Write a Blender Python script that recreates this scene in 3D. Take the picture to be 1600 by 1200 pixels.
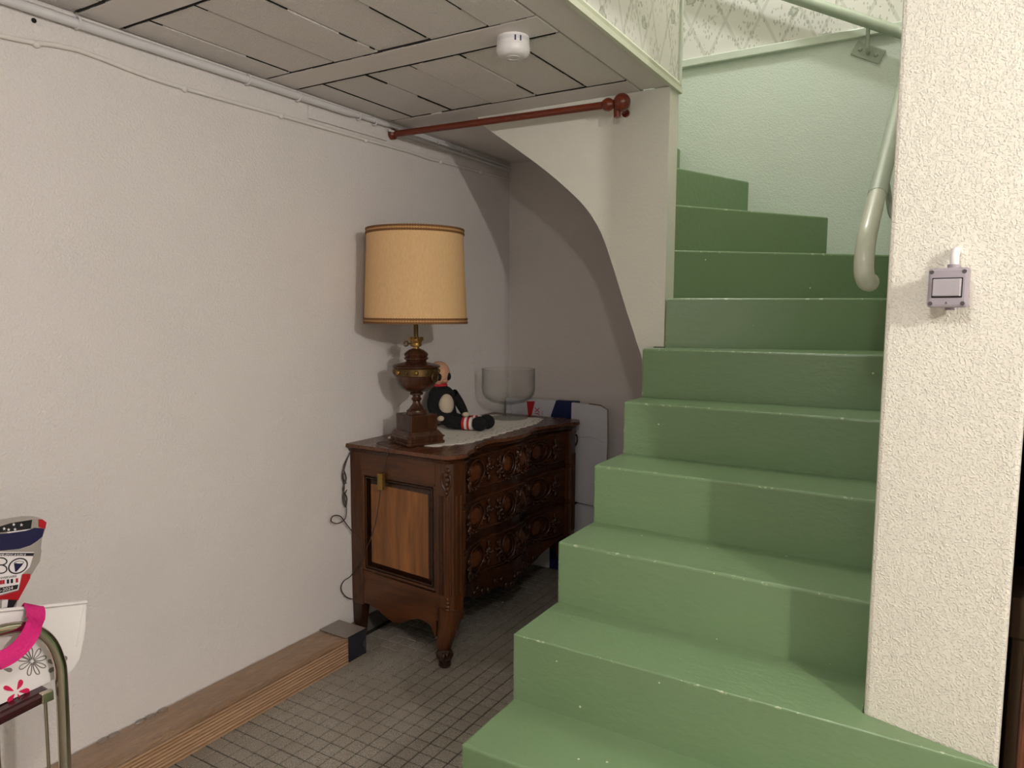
import bpy, math, random
from mathutils import Vector, Matrix
random.seed(7)
for o in list(bpy.data.objects): bpy.data.objects.remove(o)
SC = bpy.context.scene
COL = SC.collection
# ------------------------------------------------------------------ camera
FPX, PITCH, YAW, ROLL = 1134.18, .0983, .5422, .0049
CAM = Vector((0, 0, 1.3))
FW = Vector((-math.sin(YAW)*math.cos(PITCH), math.cos(YAW)*math.cos(PITCH), -math.sin(PITCH)))
_r = Vector((math.cos(YAW), math.sin(YAW), 0)); _u = _r.cross(FW)
RT = _r*math.cos(ROLL)+_u*math.sin(ROLL); UP = _u*math.cos(ROLL)-_r*math.sin(ROLL)
cd = bpy.data.cameras.new('camera'); co = bpy.data.objects.new('camera', cd); COL.objects.link(co)
m = Matrix.Identity(4)
for i in range(3): m[i][0], m[i][1], m[i][2], m[i][3] = RT[i], UP[i], -FW[i], CAM[i]
co.matrix_world = m
cd.sensor_fit = 'HORIZONTAL'; cd.sensor_width = 36; cd.lens = FPX/1600*36; cd.clip_start = .02
SC.camera = co
# ------------------------------------------------------------------ world, lamps, exposure
w = bpy.data.worlds.new('world'); SC.world = w; w.use_nodes = True
w.node_tree.nodes['Background'].inputs[0].default_value = (.9, .95, 1, 1)
w.node_tree.nodes['Background'].inputs[1].default_value = .02
def lamp(name, loc, energy, col, rad):
    l = bpy.data.lights.new(name, 'POINT'); l.energy = energy; l.color = col; l.shadow_soft_size = rad
    o = bpy.data.objects.new(name, l); COL.objects.link(o); o.location = loc; return o
lamp('ceiling_bulb_right', (1.38, .20, 1.95), 66, (1, .955, .895), .035)
lamp('ceiling_bulb_near', (-.14, .42, 1.95), 11.5, (1, .985, .985), .03)
lamp('fill_light_behind', (.5, -1.35, .80), 4.5, (1, .98, .96), .2)  # added soft fill behind the camera to lift shadows, not a known lamp
lamp('upstairs_bulb', (-.62, 2.72, 3.55), 26, (1, 1, .97), .06)
vs = SC.view_settings
vs.view_transform = 'Standard'; vs.look = 'None'; vs.exposure = .40; vs.gamma = 1; vs.use_curve_mapping = False

# ------------------------------------------------------------------ helpers
def lin(c): return tuple(((v/255)/12.92 if v/255 <= .04045 else (((v/255)+.055)/1.055)**2.4) for v in c)
class NT:
    def __init__(s, name):
        s.m = bpy.data.materials.new(name); s.m.use_nodes = True; s.t = s.m.node_tree
        s.b = s.t.nodes['Principled BSDF']; s.out = s.t.nodes['Material Output']
    def n(s, typ, **k):
        x = s.t.nodes.new(typ)
        for a, v in k.items(): setattr(x, a, v)
        return x
    def l(s, a, b): s.t.links.new(a, b)
    def pos(s, sc=(1, 1, 1), rot=(0, 0, 0)):
        g = s.n('ShaderNodeNewGeometry'); mp = s.n('ShaderNodeMapping')
        mp.inputs['Scale'].default_value = sc; mp.inputs['Rotation'].default_value = rot
        s.l(g.outputs['Position'], mp.inputs['Vector']); return mp.outputs[0]
    def noise(s, scale, detail=3, rough=.5, vec=None, dist=0):
        x = s.n('ShaderNodeTexNoise'); x.inputs['Scale'].default_value = scale; x.inputs['Detail'].default_value = detail
        x.inputs['Roughness'].default_value = rough; x.inputs['Distortion'].default_value = dist
        s.l(vec if vec is not None else s.pos(), x.inputs['Vector']); return x.outputs['Fac']
    def ramp(s, fac, stops):
        r = s.n('ShaderNodeValToRGB'); e = r.color_ramp.elements
        while len(e) < len(stops): e.new(.5)
        for q, (p, c) in zip(e, stops): q.position = p; q.color = (*c, 1) if len(c) == 3 else c
        s.l(fac, r.inputs[0]); return r.outputs[0]
    def math(s, op, a, b=None, clamp=False):
        x = s.n('ShaderNodeMath', operation=op, use_clamp=clamp)
        for i, v in enumerate((a, b)):
            if v is None: continue
            if isinstance(v, (int, float)): x.inputs[i].default_value = v
            else: s.l(v, x.inputs[i])
        return x.outputs[0]
    def mix(s, fac, a, b):
        x = s.n('ShaderNodeMix', data_type='RGBA')
        for i, v in ((0, fac), (6, a), (7, b)):
            if isinstance(v, (int, float)): x.inputs[i].default_value = v
            elif isinstance(v, tuple): x.inputs[i].default_value = (*v, 1)
            else: s.l(v, x.inputs[i])
        return x.outputs[2]
    def bump(s, h, strength, dist, normal=None):
        x = s.n('ShaderNodeBump'); x.inputs['Strength'].default_value = strength; x.inputs['Distance'].default_value = dist
        s.l(h, x.inputs['Height'])
        if normal is not None: s.l(normal, x.inputs['Normal'])
        return x.outputs[0]
    def set(s, col=None, rough=None, metal=None, spec=None, normal=None):
        for k, v in (('Base Color', col), ('Roughness', rough), ('Metallic', metal), ('Specular IOR Level', spec), ('Normal', normal)):
            if v is None: continue
            if isinstance(v, tuple): s.b.inputs[k].default_value = (*v, 1)
            elif isinstance(v, (int, float)): s.b.inputs[k].default_value = v
            else: s.l(v, s.b.inputs[k])
        return s.m
def plain(name, c, rough=.5, metal=0, spec=.5, var=.12, vs_=12, bump=0, bs=60):
    t = NT(name); c = lin(c)
    f = t.noise(vs_, 3)
    col = t.mix(f, tuple(x*(1-var) for x in c), tuple(min(1, x*(1+var)) for x in c))
    nm = t.bump(t.noise(bs, 3), bump, .01) if bump else None
    return t.set(col, rough, metal, spec, nm)
def plaster(name, c, scale=85, strength=.5, dist=.006, rough=.75, c2=None, lo=.42):
    t = NT(name); c = lin(c)
    big = t.noise(2.2, 3)
    col = t.mix(big, tuple(x*.94 for x in c), tuple(min(1, x*1.04) for x in (lin(c2) if c2 else c)))
    h1 = t.noise(scale, 2, .45, dist=.4)
    h = t.ramp(h1, [(lo, (0, 0, 0)), (.66, (1, 1, 1))])
    h2 = t.noise(scale*.33, 2)
    hh = t.math('ADD', h, t.math('MULTIPLY', h2, .9))
    return t.set(col, rough, 0, .35, t.bump(hh, strength, dist))
def wood(name, c1, c2, rough=.35, axis='z', scale=1.0, dark=.55):
    t = NT(name); c1, c2 = lin(c1), lin(c2)
    sc = {'z': (14, 14, 1.6), 'y': (14, 1.6, 14), 'x': (1.6, 14, 14)}[axis]
    v = t.pos(tuple(k*scale for k in sc))
    n1 = t.noise(1.6, 4, .6, v, dist=1.2); n2 = t.noise(9, 3, .6, v)
    col = t.mix(t.ramp(n1, [(.3, (0,)*3), (.72, (1,)*3)]), c1, c2)
    col = t.mix(t.math('MULTIPLY', t.ramp(n2, [(.45, (0,)*3), (.75, (1,)*3)]), dark), col, tuple(x*.45 for x in c1))
    return t.set(col, t.math('ADD', t.math('MULTIPLY', n2, .2), rough-.1), 0, .5, t.bump(n2, .12, .003))
# ---- materials
MW = plaster('white_plaster', (226, 220, 216), 165, .40, .003)
MWB = plaster('alcove_plaster', (216, 210, 205), 60, .14, .004)
MWS = plaster('stair_wall_paint', (224, 222, 210), 90, .12, .004, .55)
MPIL = plaster('rough_plaster', (240, 236, 221), 250, .55, .0032, lo=.50)
MMINT = plaster('mint_plaster', (206, 222, 207), 190, .25, .003, .6, (216, 222, 209))
MCEIL = plaster('ceiling_block_paint', (228, 222, 218), 170, .5, .004, .8)
MCEILS = plaster('ceiling_smooth_paint', (228, 222, 218), 25, .12, .004, .7)
MGAP = plain('dark_gap', (22, 20, 18), .9)
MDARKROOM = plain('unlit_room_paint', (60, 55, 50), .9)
MTRIM = plain('cream_trim_paint', (214, 218, 196), .4, bump=.05)
MTRIMG = plain('pale_green_trim_paint', (206, 215, 199), .35, bump=.05)
MPIPE = plain('painted_pipe_white', (216, 214, 214), .4, var=.06)
MCABLE = plaster('painted_cable', (226, 221, 215), 60, .2, .004)
MDOOR = wood('door_wood', (92, 52, 34), (128, 74, 46), .4)
MROD = wood('rod_wood', (94, 35, 18), (124, 52, 28), .3, 'x', 1, .3)
MGREY = plain('switch_grey_plastic', (162, 154, 160), .45, var=.03)
MGREY2 = plain('switch_rocker_plastic', (172, 166, 170), .4, var=.03)
MSCREW = plain('screw_metal', (120, 118, 115), .35, .9)
MWPL = plain('white_plastic', (232, 228, 226), .4, var=.02)
MNAVY = plain('navy_print', (28, 28, 80), .4)
MRAIL = plain('rail_paint', (163, 174, 155), .25, var=.08, vs_=30)
MRAILC = plain('rail_paint_worn', (190, 194, 173), .28, var=.1, vs_=60)
MBRASS = plain('aged_brass', (150, 118, 62), .4, .85, var=.4, vs_=90)
MBRASSD = plain('dark_brass', (96, 74, 44), .4, .8, var=.3, vs_=90)
MCORD = plain('brown_cord', (62, 46, 34), .5)
MWOOD = wood('walnut', (58, 30, 13), (92, 51, 22), .34)
MWOODY = wood('walnut_front', (46, 22, 10), (82, 42, 18), .3, 'y')
MWOODX = wood('walnut_cross', (66, 35, 15), (100, 56, 24), .34, 'x')
MPANEL = wood('walnut_panel', (106, 64, 28), (158, 102, 50), .36, 'z', .7, .4)
MWOODD = wood('walnut_dark', (40, 20, 9), (64, 33, 14), .3)
MTOP = wood('walnut_top', (78, 44, 28), (104, 62, 38), .28, 'y')
MLAMPW = wood('lamp_turned_wood', (50, 27, 16), (84, 48, 28), .25)
MMED = wood('walnut_medallion', (72, 36, 15), (106, 54, 22), .32, 'y')
MCARC = plain('carcass_shadow_wood', (24, 13, 7), .7)
MLINEN = plain('doily_cotton', (236, 230, 220), .85, bump=.3, bs=300, var=.04)
MBLACK = plain('black_knit', (14, 15, 17), .9, bump=.3, bs=260)
MFACE = plain('doll_skin_cloth', (206, 158, 128), .8, var=.06)
MBELLY = plain('doll_belly_cloth', (208, 194, 170), .85, var=.06)
MRED = plain('red_cloth', (190, 30, 40), .7)
MWHITE = plain('white_cloth', (228, 222, 214), .8)
MCARTON = plain('white_carton', (208, 208, 214), .6, var=.05, bump=.1, bs=18)
MBLUE = plain('blue_carton', (16, 30, 80), .5, var=.1)
MKRAFT = plain('kraft_edge', (130, 104, 76), .8)
MREDP = plain('red_print', (196, 28, 40), .5)
MLAM = wood('laminate_edge', (176, 139, 108), (200, 164, 131), .5, 'y', 1, .25)
MLAM2 = wood('laminate_edge_dark', (164, 128, 96), (190, 154, 120), .5, 'y', 1, .25)
MTAPE = plain('dark_tape', (34, 36, 44), .25)
MCHROME = plain('worn_chrome', (196, 190, 172), .16, 1, var=.15)
MSEAT = plain('maroon_seat', (52, 14, 20), .25)
MTOTE = plain('white_woven_bag', (236, 232, 230), .45, var=.03, bump=.18, bs=22)
MPINK = plain('pink_webbing', (216, 30, 122), .6, bump=.3, bs=200)
MFLOWER = plain('pink_flower_print', (214, 24, 84), .5)
MFGREY = plain('grey_flower_print', (128, 122, 116), .5)
MFOIL = plain('silver_foil', (168, 160, 154), .3, .3, var=.15, vs_=40)
MFRED = plain('flag_red', (168, 18, 32), .35)
MFNAVY = plain('flag_navy', (26, 22, 66), .35)
MFBLK = plain('print_black', (16, 14, 22), .4)
MFWHITE = plain('print_white', (232, 226, 226), .5)
MSKIRT = plain('grey_skirting_tile', (96, 90, 84), .5)
def mk_stair():
    t = NT('green_gloss_paint'); a, b = lin((112, 139, 100)), lin((122, 147, 109))
    c = t.mix(t.noise(3, 3), a, b)
    bv = t.n('ShaderNodeBevel', samples=4); bv.inputs['Radius'].default_value = .006
    g = t.n('ShaderNodeNewGeometry')
    d = t.n('ShaderNodeVectorMath', operation='DOT_PRODUCT'); t.l(bv.outputs[0], d.inputs[0]); t.l(g.outputs['True Normal'], d.inputs[1])
    edge = t.math('GREATER_THAN', .985, d.outputs['Value'])
    chip = t.ramp(t.noise(55, 3, .6), [(.60, (0,)*3), (.66, (1,)*3)])
    c = t.mix(t.math('MULTIPLY', edge, chip), c, lin((206, 214, 178)))
    vo = t.n('ShaderNodeTexVoronoi'); vo.inputs['Scale'].default_value = 16; t.l(t.pos(), vo.inputs['Vector'])
    sep = t.n('ShaderNodeSeparateColor'); t.l(vo.outputs['Color'], sep.inputs[0])
    spot = t.math('MULTIPLY', t.math('LESS_THAN', vo.outputs['Distance'], .045), t.math('GREATER_THAN', sep.outputs[0], .6))
    c = t.mix(spot, c, lin((214, 220, 190)))
    h = t.noise(1, 4, .55, t.pos((28, 60, 60)))
    h2 = t.noise(110, 2)
    return t.set(c, .3, 0, .5, t.bump(t.math('ADD', h, t.math('MULTIPLY', h2, .35)), .2, .006))
MSTAIR = mk_stair()
def mk_tile(name, dark=1.0):
    t = NT(name)
    n = t.noise(420, 2, .6); big = t.noise(3.5, 3)
    c = t.ramp(n, [(.30, lin((64, 59, 53))), (.44, lin((140, 133, 121))), (.56, lin((168, 160, 148))), (.72, lin((210, 203, 192)))])
    c = t.mix(t.ramp(big, [(.35, (0,)*3), (.7, (.45,)*3)]), c, lin((112, 100, 86)))
    return t.set(c, .55, 0, .4, t.bump(n, .15, .002))
MTILE = mk_tile('speckled_stoneware')
MGROUT = plain('dark_grout', (36, 31, 26), .9)
def mk_paper(name, ax):
    t = NT(name)
    g = t.n('ShaderNodeNewGeometry'); sp = t.n('ShaderNodeSeparateXYZ'); t.l(g.outputs['Position'], sp.inputs[0])
    u = sp.outputs[ax]; z = sp.outputs[2]
    base = lin((220, 219, 211)); line = lin((172, 174, 160)); leaf = lin((150, 154, 132)); leaf2 = lin((120, 128, 106))
    P = .15
    def dia(sg):
        a = t.math('ADD', t.math('MULTIPLY', u, 1/P), t.math('MULTIPLY', z, sg*.5/P))
        fr = t.math('FRACT', t.math('ADD', a, 40)); return t.math('LESS_THAN', t.math('ABSOLUTE', t.math('SUBTRACT', fr, .5)), .045)
    lat = t.math('MAXIMUM', dia(1), dia(-1))
    c = t.mix(t.math('MULTIPLY', lat, .38), base, line)
    cb = t.n('ShaderNodeCombineXYZ'); t.l(t.math('MULTIPLY', u, 1), cb.inputs[0]); t.l(z, cb.inputs[1])
    # hanging foliage: narrow leaf shapes inside vertical columns
    col_ = t.math('ABSOLUTE', t.math('SUBTRACT', t.math('FRACT', t.math('ADD', t.math('MULTIPLY', u, 1/.17), 20.2)), .5))
    mp = t.n('ShaderNodeMapping'); mp.inputs['Scale'].default_value = (95, 42, 1); mp.inputs['Rotation'].default_value = (0, 0, .35)
    t.l(cb.outputs[0], mp.inputs[0])
    vo = t.n('ShaderNodeTexVoronoi'); vo.inputs['Scale'].default_value = 1; t.l(mp.outputs[0], vo.inputs['Vector'])
    lf = t.math('LESS_THAN', vo.outputs['Distance'], .33)
    nz = t.n('ShaderNodeTexNoise'); nz.inputs['Scale'].default_value = 9; nz.inputs['Detail'].default_value = 2; t.l(cb.outputs[0], nz.inputs['Vector'])
    msk = t.math('GREATER_THAN', t.math('SUBTRACT', nz.outputs['Fac'], t.math('MULTIPLY', col_, .45)), .35)
    c = t.mix(t.math('MULTIPLY', t.math('MULTIPLY', lf, msk), .52), c, leaf)
    # blossoms
    v2 = t.n('ShaderNodeTexVoronoi'); v2.inputs['Scale'].default_value = 9.5; t.l(cb.outputs[0], v2.inputs['Vector'])
    n2 = t.n('ShaderNodeTexNoise'); n2.inputs['Scale'].default_value = 55; t.l(cb.outputs[0], n2.inputs['Vector'])
    d2 = t.math('ADD', v2.outputs['Distance'], t.math('MULTIPLY', t.math('SUBTRACT', n2.outputs['Fac'], .5), .35))
    bl = t.math('LESS_THAN', d2, .22)
    edge = t.math('MULTIPLY', bl, t.math('GREATER_THAN', d2, .15))
    c = t.mix(t.math('MULTIPLY', bl, .35), c, leaf); c = t.mix(t.math('MULTIPLY', edge, .4), c, leaf2)
    return t.set(c, .7, 0, .3, t.bump(t.noise(140, 2), .1, .002))
MPAPX = mk_paper('vine_wallpaper_back', 0); MPAPY = mk_paper('vine_wallpaper_side', 1)
def mk_glass(name, tint, rough=.02, fac=.12):
    t = NT(name); tr = t.n('ShaderNodeBsdfTransparent'); pass
    gl = t.n('ShaderNodeBsdfGlossy'); gl.inputs['Roughness'].default_value = rough
    lw = t.n('ShaderNodeLayerWeight'); lw.inputs[0].default_value = .5
    ff = t.math('POWER', lw.outputs['Facing'], 3); t.l(t.mix(ff, tint, tuple(k*.62 for k in tint)), tr.inputs[0])
    fr_ = t.math('ADD', t.math('MULTIPLY', t.math('POWER', lw.outputs['Facing'], 4), .35), fac)
    mx = t.n('ShaderNodeMixShader'); t.l(fr_, mx.inputs[0]); t.l(tr.outputs[0], mx.inputs[1]); t.l(gl.outputs[0], mx.inputs[2])
    t.l(mx.outputs[0], t.out.inputs[0]); return t, mx
MGLASS = mk_glass('clear_glass', (.985, .988, .98), .02, .004)[0].m
def mk_film():
    t, mx = mk_glass('clear_film', (.98, .98, .98), .2, .11)
    gl = [n for n in t.t.nodes if n.type == 'BSDF_GLOSSY'][0]
    b = t.bump(t.noise(1, 4, .6, t.pos((26, 9, 26)), dist=2), .9, .02); t.l(b, gl.inputs['Normal'])
    lw = [n for n in t.t.nodes if n.type == 'LAYER_WEIGHT'][0]; t.l(b, lw.inputs['Normal'])
    return t.m
MFILM = mk_film()
def mk_shade():
    t = NT('parchment_shade'); n = t.noise(1, 3, .6, t.pos((160, 160, 60)))
    c = t.mix(n, lin((220, 178, 126)), lin((240, 204, 154)))
    t.set(c, .75, 0, .2, t.bump(n, .1, .002))
    tl = t.n('ShaderNodeBsdfTranslucent'); t.l(c, tl.inputs[0])
    mx = t.n('ShaderNodeMixShader'); mx.inputs[0].default_value = .15
    t.l(t.b.outputs[0], mx.inputs[1]); t.l(tl.outputs[0], mx.inputs[2]); t.l(mx.outputs[0], t.out.inputs[0]); return t.m
MSHADE = mk_shade()
MBRAID2 = plain('shade_braid_cord', (128, 86, 50), .8, var=.3, vs_=160)
MBRAID = plain('shade_braid', (196, 152, 98), .8, var=.35, vs_=160, bump=.5, bs=220)

# ---- mesh builder
ORG = {}
class MB:
    def __init__(s): s.v = []; s.f = []
    def add(s, vs_, fs):
        k = len(s.v); s.v += [tuple(p) for p in vs_]; s.f += [tuple(i+k for i in q) for q in fs]; return s
    def box(s, x0, x1, y0, y1, z0, z1):
        return s.add([(x, y, z) for z in (z0, z1) for y in (y0, y1) for x in (x0, x1)],
                     [(0, 2, 3, 1), (4, 5, 7, 6), (0, 1, 5, 4), (2, 6, 7, 3), (0, 4, 6, 2), (1, 3, 7, 5)])
    def prism(s, poly, ax, a, b):
        # poly: 2-D points in the other two axes (in x,y,z order), extruded along ax from a to b
        def P(p, t): q = list(p); q.insert(ax, t); return q
        n = len(poly)
        return s.add([P(p, a) for p in poly]+[P(p, b) for p in poly],
                     [tuple(range(n))[::-1], tuple(range(n, 2*n))]+[(i, (i+1) % n, n+(i+1) % n, n+i) for i in range(n)])
    def frustum(s, p0, p1):
        n = len(p0)
        return s.add(list(p0)+list(p1), [tuple(range(n))[::-1], tuple(range(n, 2*n))]+[(i, (i+1) % n, n+(i+1) % n, n+i) for i in range(n)])
    def tube(s, path, r, n=10, closed=False, flat=None):
        P = [Vector(p) for p in path]; m_ = len(P); vs_ = []; prev = None
        for i, p in enumerate(P):
            if closed: t = P[(i+1) % m_]-P[i-1]
            else: t = P[min(i+1, m_-1)]-P[max(i-1, 0)]
            t = t.normalized() if t.length > 1e-9 else Vector((0, 0, 1))
            if prev is None:
                a = Vector((0, 0, 1)) if abs(t.z) < .9 else Vector((1, 0, 0)); u = t.cross(a).normalized()
            else: u = (prev-t*prev.dot(t)).normalized()
            prev = u; v = t.cross(u)
            rr = r[i] if isinstance(r, (list, tuple)) else r
            for k in range(n):
                an = 2*math.pi*k/n
                vs_.append(p+(u*math.cos(an)+v*math.sin(an)*(flat or 1))*rr)
        fs = []
        for i in range(m_ if closed else m_-1):
            j = (i+1) % m_
            for k in range(n): fs.append((i*n+k, i*n+(k+1) % n, j*n+(k+1) % n, j*n+k))
        if not closed: fs += [tuple(range(n))[::-1], tuple((m_-1)*n+k for k in range(n))]
        return s.add(vs_, fs)
    def lathe(s, prof, c, n=32, cap=True):
        vs_ = [(c[0]+r*math.cos(2*math.pi*k/n), c[1]+r*math.sin(2*math.pi*k/n), z) for r, z in prof for k in range(n)]
        fs = [(i*n+k, i*n+(k+1) % n, (i+1)*n+(k+1) % n, (i+1)*n+k) for i in range(len(prof)-1) for k in range(n)]
        if cap: fs += [tuple(range(n))[::-1], tuple((len(prof)-1)*n+k for k in range(n))]
        return s.add(vs_, fs)
    def ell(s, c, r, nu=14, nv=8, M=None):
        vs_ = []; fs = []
        for i in range(nv+1):
            th = math.pi*i/nv
            for k in range(nu):
                p = Vector((r[0]*math.sin(th)*math.cos(2*math.pi*k/nu), r[1]*math.sin(th)*math.sin(2*math.pi*k/nu), r[2]*math.cos(th)))
                if M is not None: p = M @ p
                vs_.append(p+Vector(c))
        for i in range(nv):
            for k in range(nu): fs.append((i*nu+k, (i+1)*nu+k, (i+1)*nu+(k+1) % nu, i*nu+(k+1) % nu))
        return s.add(vs_, fs)
    def build(s, name, mat, parent=None, smooth=None, bevel=0, seg=2):
        import bmesh
        o = ORG.get(parent.name, Vector((0, 0, 0))) if parent else Vector((0, 0, 0))
        me = bpy.data.meshes.new(name)
        me.from_pydata([(p[0]-o[0], p[1]-o[1], p[2]-o[2]) for p in s.v], [], s.f)
        bm = bmesh.new(); bm.from_mesh(me); bmesh.ops.remove_doubles(bm, verts=bm.verts, dist=1e-6)
        bmesh.ops.recalc_face_normals(bm, faces=bm.faces); bm.to_mesh(me); bm.free()
        if smooth:
            for p in me.polygons: p.use_smooth = True
            me.set_sharp_from_angle(angle=math.radians(smooth if smooth > 1 else 40))
        me.materials.append(mat)
        ob = bpy.data.objects.new(name, me); COL.objects.link(ob)
        if parent: ob.parent = parent; ORG[ob.name] = o
        if bevel:
            b = ob.modifiers.new('bevel', 'BEVEL'); b.width = bevel; b.segments = seg; b.limit_method = 'ANGLE'; b.angle_limit = .6
        return ob
def box(name, mat, parent, *a, bevel=0): return MB().box(*a).build(name, mat, parent, bevel=bevel)
def tag(o, label, cat=None, group=None, kind=None):
    o['label'] = label
    if cat: o['category'] = cat
    if group: o['group'] = group
    if kind: o['kind'] = kind
    return o
def struct(o, label): o['kind'] = 'structure'; o['label'] = label; return o
def thing(name, loc, label, cat, group=None):
    o = bpy.data.objects.new(name, None); COL.objects.link(o); o.location = loc; o.empty_display_size = .05
    ORG[o.name] = Vector(loc); return tag(o, label, cat, group)
def ray(x, y): return FW+RT*((x-800)/FPX)-UP*((y-600)/FPX)
def ax_(x, y, X): d = ray(x, y); return CAM+d*(X/d.x)
def ay_(x, y, Y): d = ray(x, y); return CAM+d*(Y/d.y)
def az_(x, y, Z): d = ray(x, y); return CAM+d*((Z-CAM.z)/d.z)
def proj(p):
    v = Vector(p)-CAM; d = v.dot(FW); return 800+FPX*v.dot(RT)/d, 600-FPX*v.dot(UP)/d
def cat_rom(P, k=6, closed=False):
    P = [Vector(p) for p in P]; n = len(P); out = []
    rng = range(n) if closed else range(n-1)
    for i in rng:
        g = lambda j: P[j % n] if closed else P[max(0, min(n-1, j))]
        a, b, c, d = g(i-1), g(i), g(i+1), g(i+2)
        for q in range(k):
            t = q/k; out.append(.5*((2*b)+(c-a)*t+(2*a-5*b+4*c-d)*t*t+(3*b-a-3*c+d)*t**3))
    if not closed: out.append(P[-1])
    return out
def text(name, body, size, origin, ux, uy, mat, parent, ext=.0004, align='LEFT'):
    cu = bpy.data.curves.new(name, 'FONT'); cu.body = body; cu.size = size; cu.extrude = ext; cu.align_x = align; cu.resolution_u = 3
    t = bpy.data.objects.new(name+'_src', cu); COL.objects.link(t)
    bpy.context.view_layer.update()
    me = bpy.data.meshes.new_from_object(t.evaluated_get(bpy.context.evaluated_depsgraph_get()))
    bpy.data.objects.remove(t)
    ux, uy = Vector(ux).normalized(), Vector(uy).normalized(); uz = ux.cross(uy); O = Vector(origin)
    off = ORG.get(parent.name, Vector((0, 0, 0)))
    for v in me.vertices: v.co = O+ux*v.co.x+uy*v.co.y+uz*v.co.z-off
    me.materials.clear(); me.materials.append(mat)
    ob = bpy.data.objects.new(name, me); COL.objects.link(ob); ob.parent = parent; ORG[ob.name] = off; return ob

# ------------------------------------------------------------------ dimensions of the place
XW, ZC, YB = -1.984, 2.06, 3.26           # left wall, ceiling, back wall
XR, XRP, YW, XE = -.107, .115, 2.435, -.852   # stair side of right wall, its room side, curved wall, edge of stairwell
XMAX, YMIN, ZU = 2.2, -2.0, 4.0
# ------------------------------------------------------------------ walls
struct(MB().box(XW-.1, XW, YMIN-.1, YB+.1, -.1, ZC+.14).build('wall_left', MW), 'long white roughcast wall on the left')
struct(MB().box(XW, -.9, YB, YB+.1, -.1, ZC+.1).build('wall_back', MWB), 'smooth white wall at the back of the alcove')
CURVE = [(-1.63, 2.058), (-1.598, 2.019), (-1.472, 1.932), (-1.332, 1.831), (-1.224, 1.742), (-1.15, 1.668), (-1.099, 1.590), (-1.064, 1.508), (-1.029, 1.411), (-.99, 1.30), (-.938, 1.160), (-.915, 1.09)]
CV = [(p.x, p.y) for p in cat_rom([(a, b, 0) for a, b in CURVE], 4)]
struct(MB().prism(CV+[(-.889, 1.09), (-.889, 1.183), (XE, 1.183), (XE, ZC-.001), (-1.63, ZC-.001)], 1, YW, YW+.09).build('wall_stair', MWS, bevel=.006), 'white wall with a curved lower edge under the turning stair')
off = []
for i, p in enumerate(CV):
    a = Vector(CV[max(0, i-1)]); b = Vector(CV[min(len(CV)-1, i+1)]); t = (b-a).normalized(); off.append((p[0]-t.y*.05, p[1]+t.x*.05))
struct(MB().prism(CV+off[::-1], 1, YW+.09, YB).build('wall_soffit', MWS, smooth=30), 'curved underside of the turning stair')
struct(MB().box(-.905, -.889, 2.40, YB, 0, 1.088).build('wall_under_stair', MWB), 'white side wall under the stair')
# stairwell back wall, mint below the rail, papered above
W2 = [(p[0]+.03, p[1]+.02) for p in CV if p[1] < 1.95]
struct(MB().prism([(-1.5, 2.46-.06), (-1.5, 1.98)]+W2+[(XR+.05, 1.09), (XR+.05, 2.40)], 1, YB-.01, YB+.1).build('wall_stairwell', MMINT), 'pale green wall behind the winding steps')
struct(MB().box(XW, XR+.05, YB-.008, YB+.1, 2.40, ZU).build('wall_stairwell_upper', MPAPX), 'vine patterned wallpaper above the rail behind the handrail')
struct(MB().box(-1.5, XR+.02, YB-.03, YB, 2.378, 2.412).build('trim_1', MTRIMG, bevel=.004), 'pale green rail under the wallpaper at the back of the stairwell')
# upper inner walls (wallpaper beside the stairwell)
struct(MB().box(XE-.08, XE, 1.25, YW+.09, ZC+.02, ZU).build('wall_upper_side', MPAPY), 'vine patterned wallpaper on the side wall above the ceiling edge')
struct(MB().box(XW, XE-.08, YW, YW+.09, ZC+.14, ZU).build('wall_upper_inner', MPAPX), 'papered inner wall of the upper flight')
t2 = MB(); t2.prism([(XE-.0005, ZC-.004), (XE+.012, ZC-.004), (XE+.012, ZC+.012), (XE+.005, ZC+.018), (XE+.009, ZC+.026), (XE+.005, ZC+.034), (XE-.0005, ZC+.038)], 1, 1.25, YW+.095)
struct(t2.build('trim_2', MTRIM), 'cream moulding along the edge of the low ceiling')
struct(MB().box(XE-.004, XE+.008, YW+.078, YW+.098, ZC+.03, ZU).build('trim_3', MTRIMG, bevel=.003), 'pale green corner bead at the end of the papered wall')
struct(MB().box(XW-.1, XRP, 1.15, YB+.1, ZU, ZU+.1).build('ceiling_upper', MCEILS), 'ceiling above the stairwell')
struct(MB().box(XE-.08, XRP, 1.15, 1.25, ZC+.1, ZU).build('wall_header', MPAPX), 'wall above the stair opening')
struct(MB().box(XW-.1, XW, YW, YB+.1, ZC+.14, ZU).build('wall_upper_left', MPAPY), 'papered wall at the top of the flight')
# right hand wall with its angled end
struct(MB().prism([(XR, 1.543), (XRP, 1.481), (XRP, YB+.1), (XR, YB+.1)], 2, 0, ZU).build('wall_right', MPIL, bevel=.008), 'cream roughcast wall end beside the stair')
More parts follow.
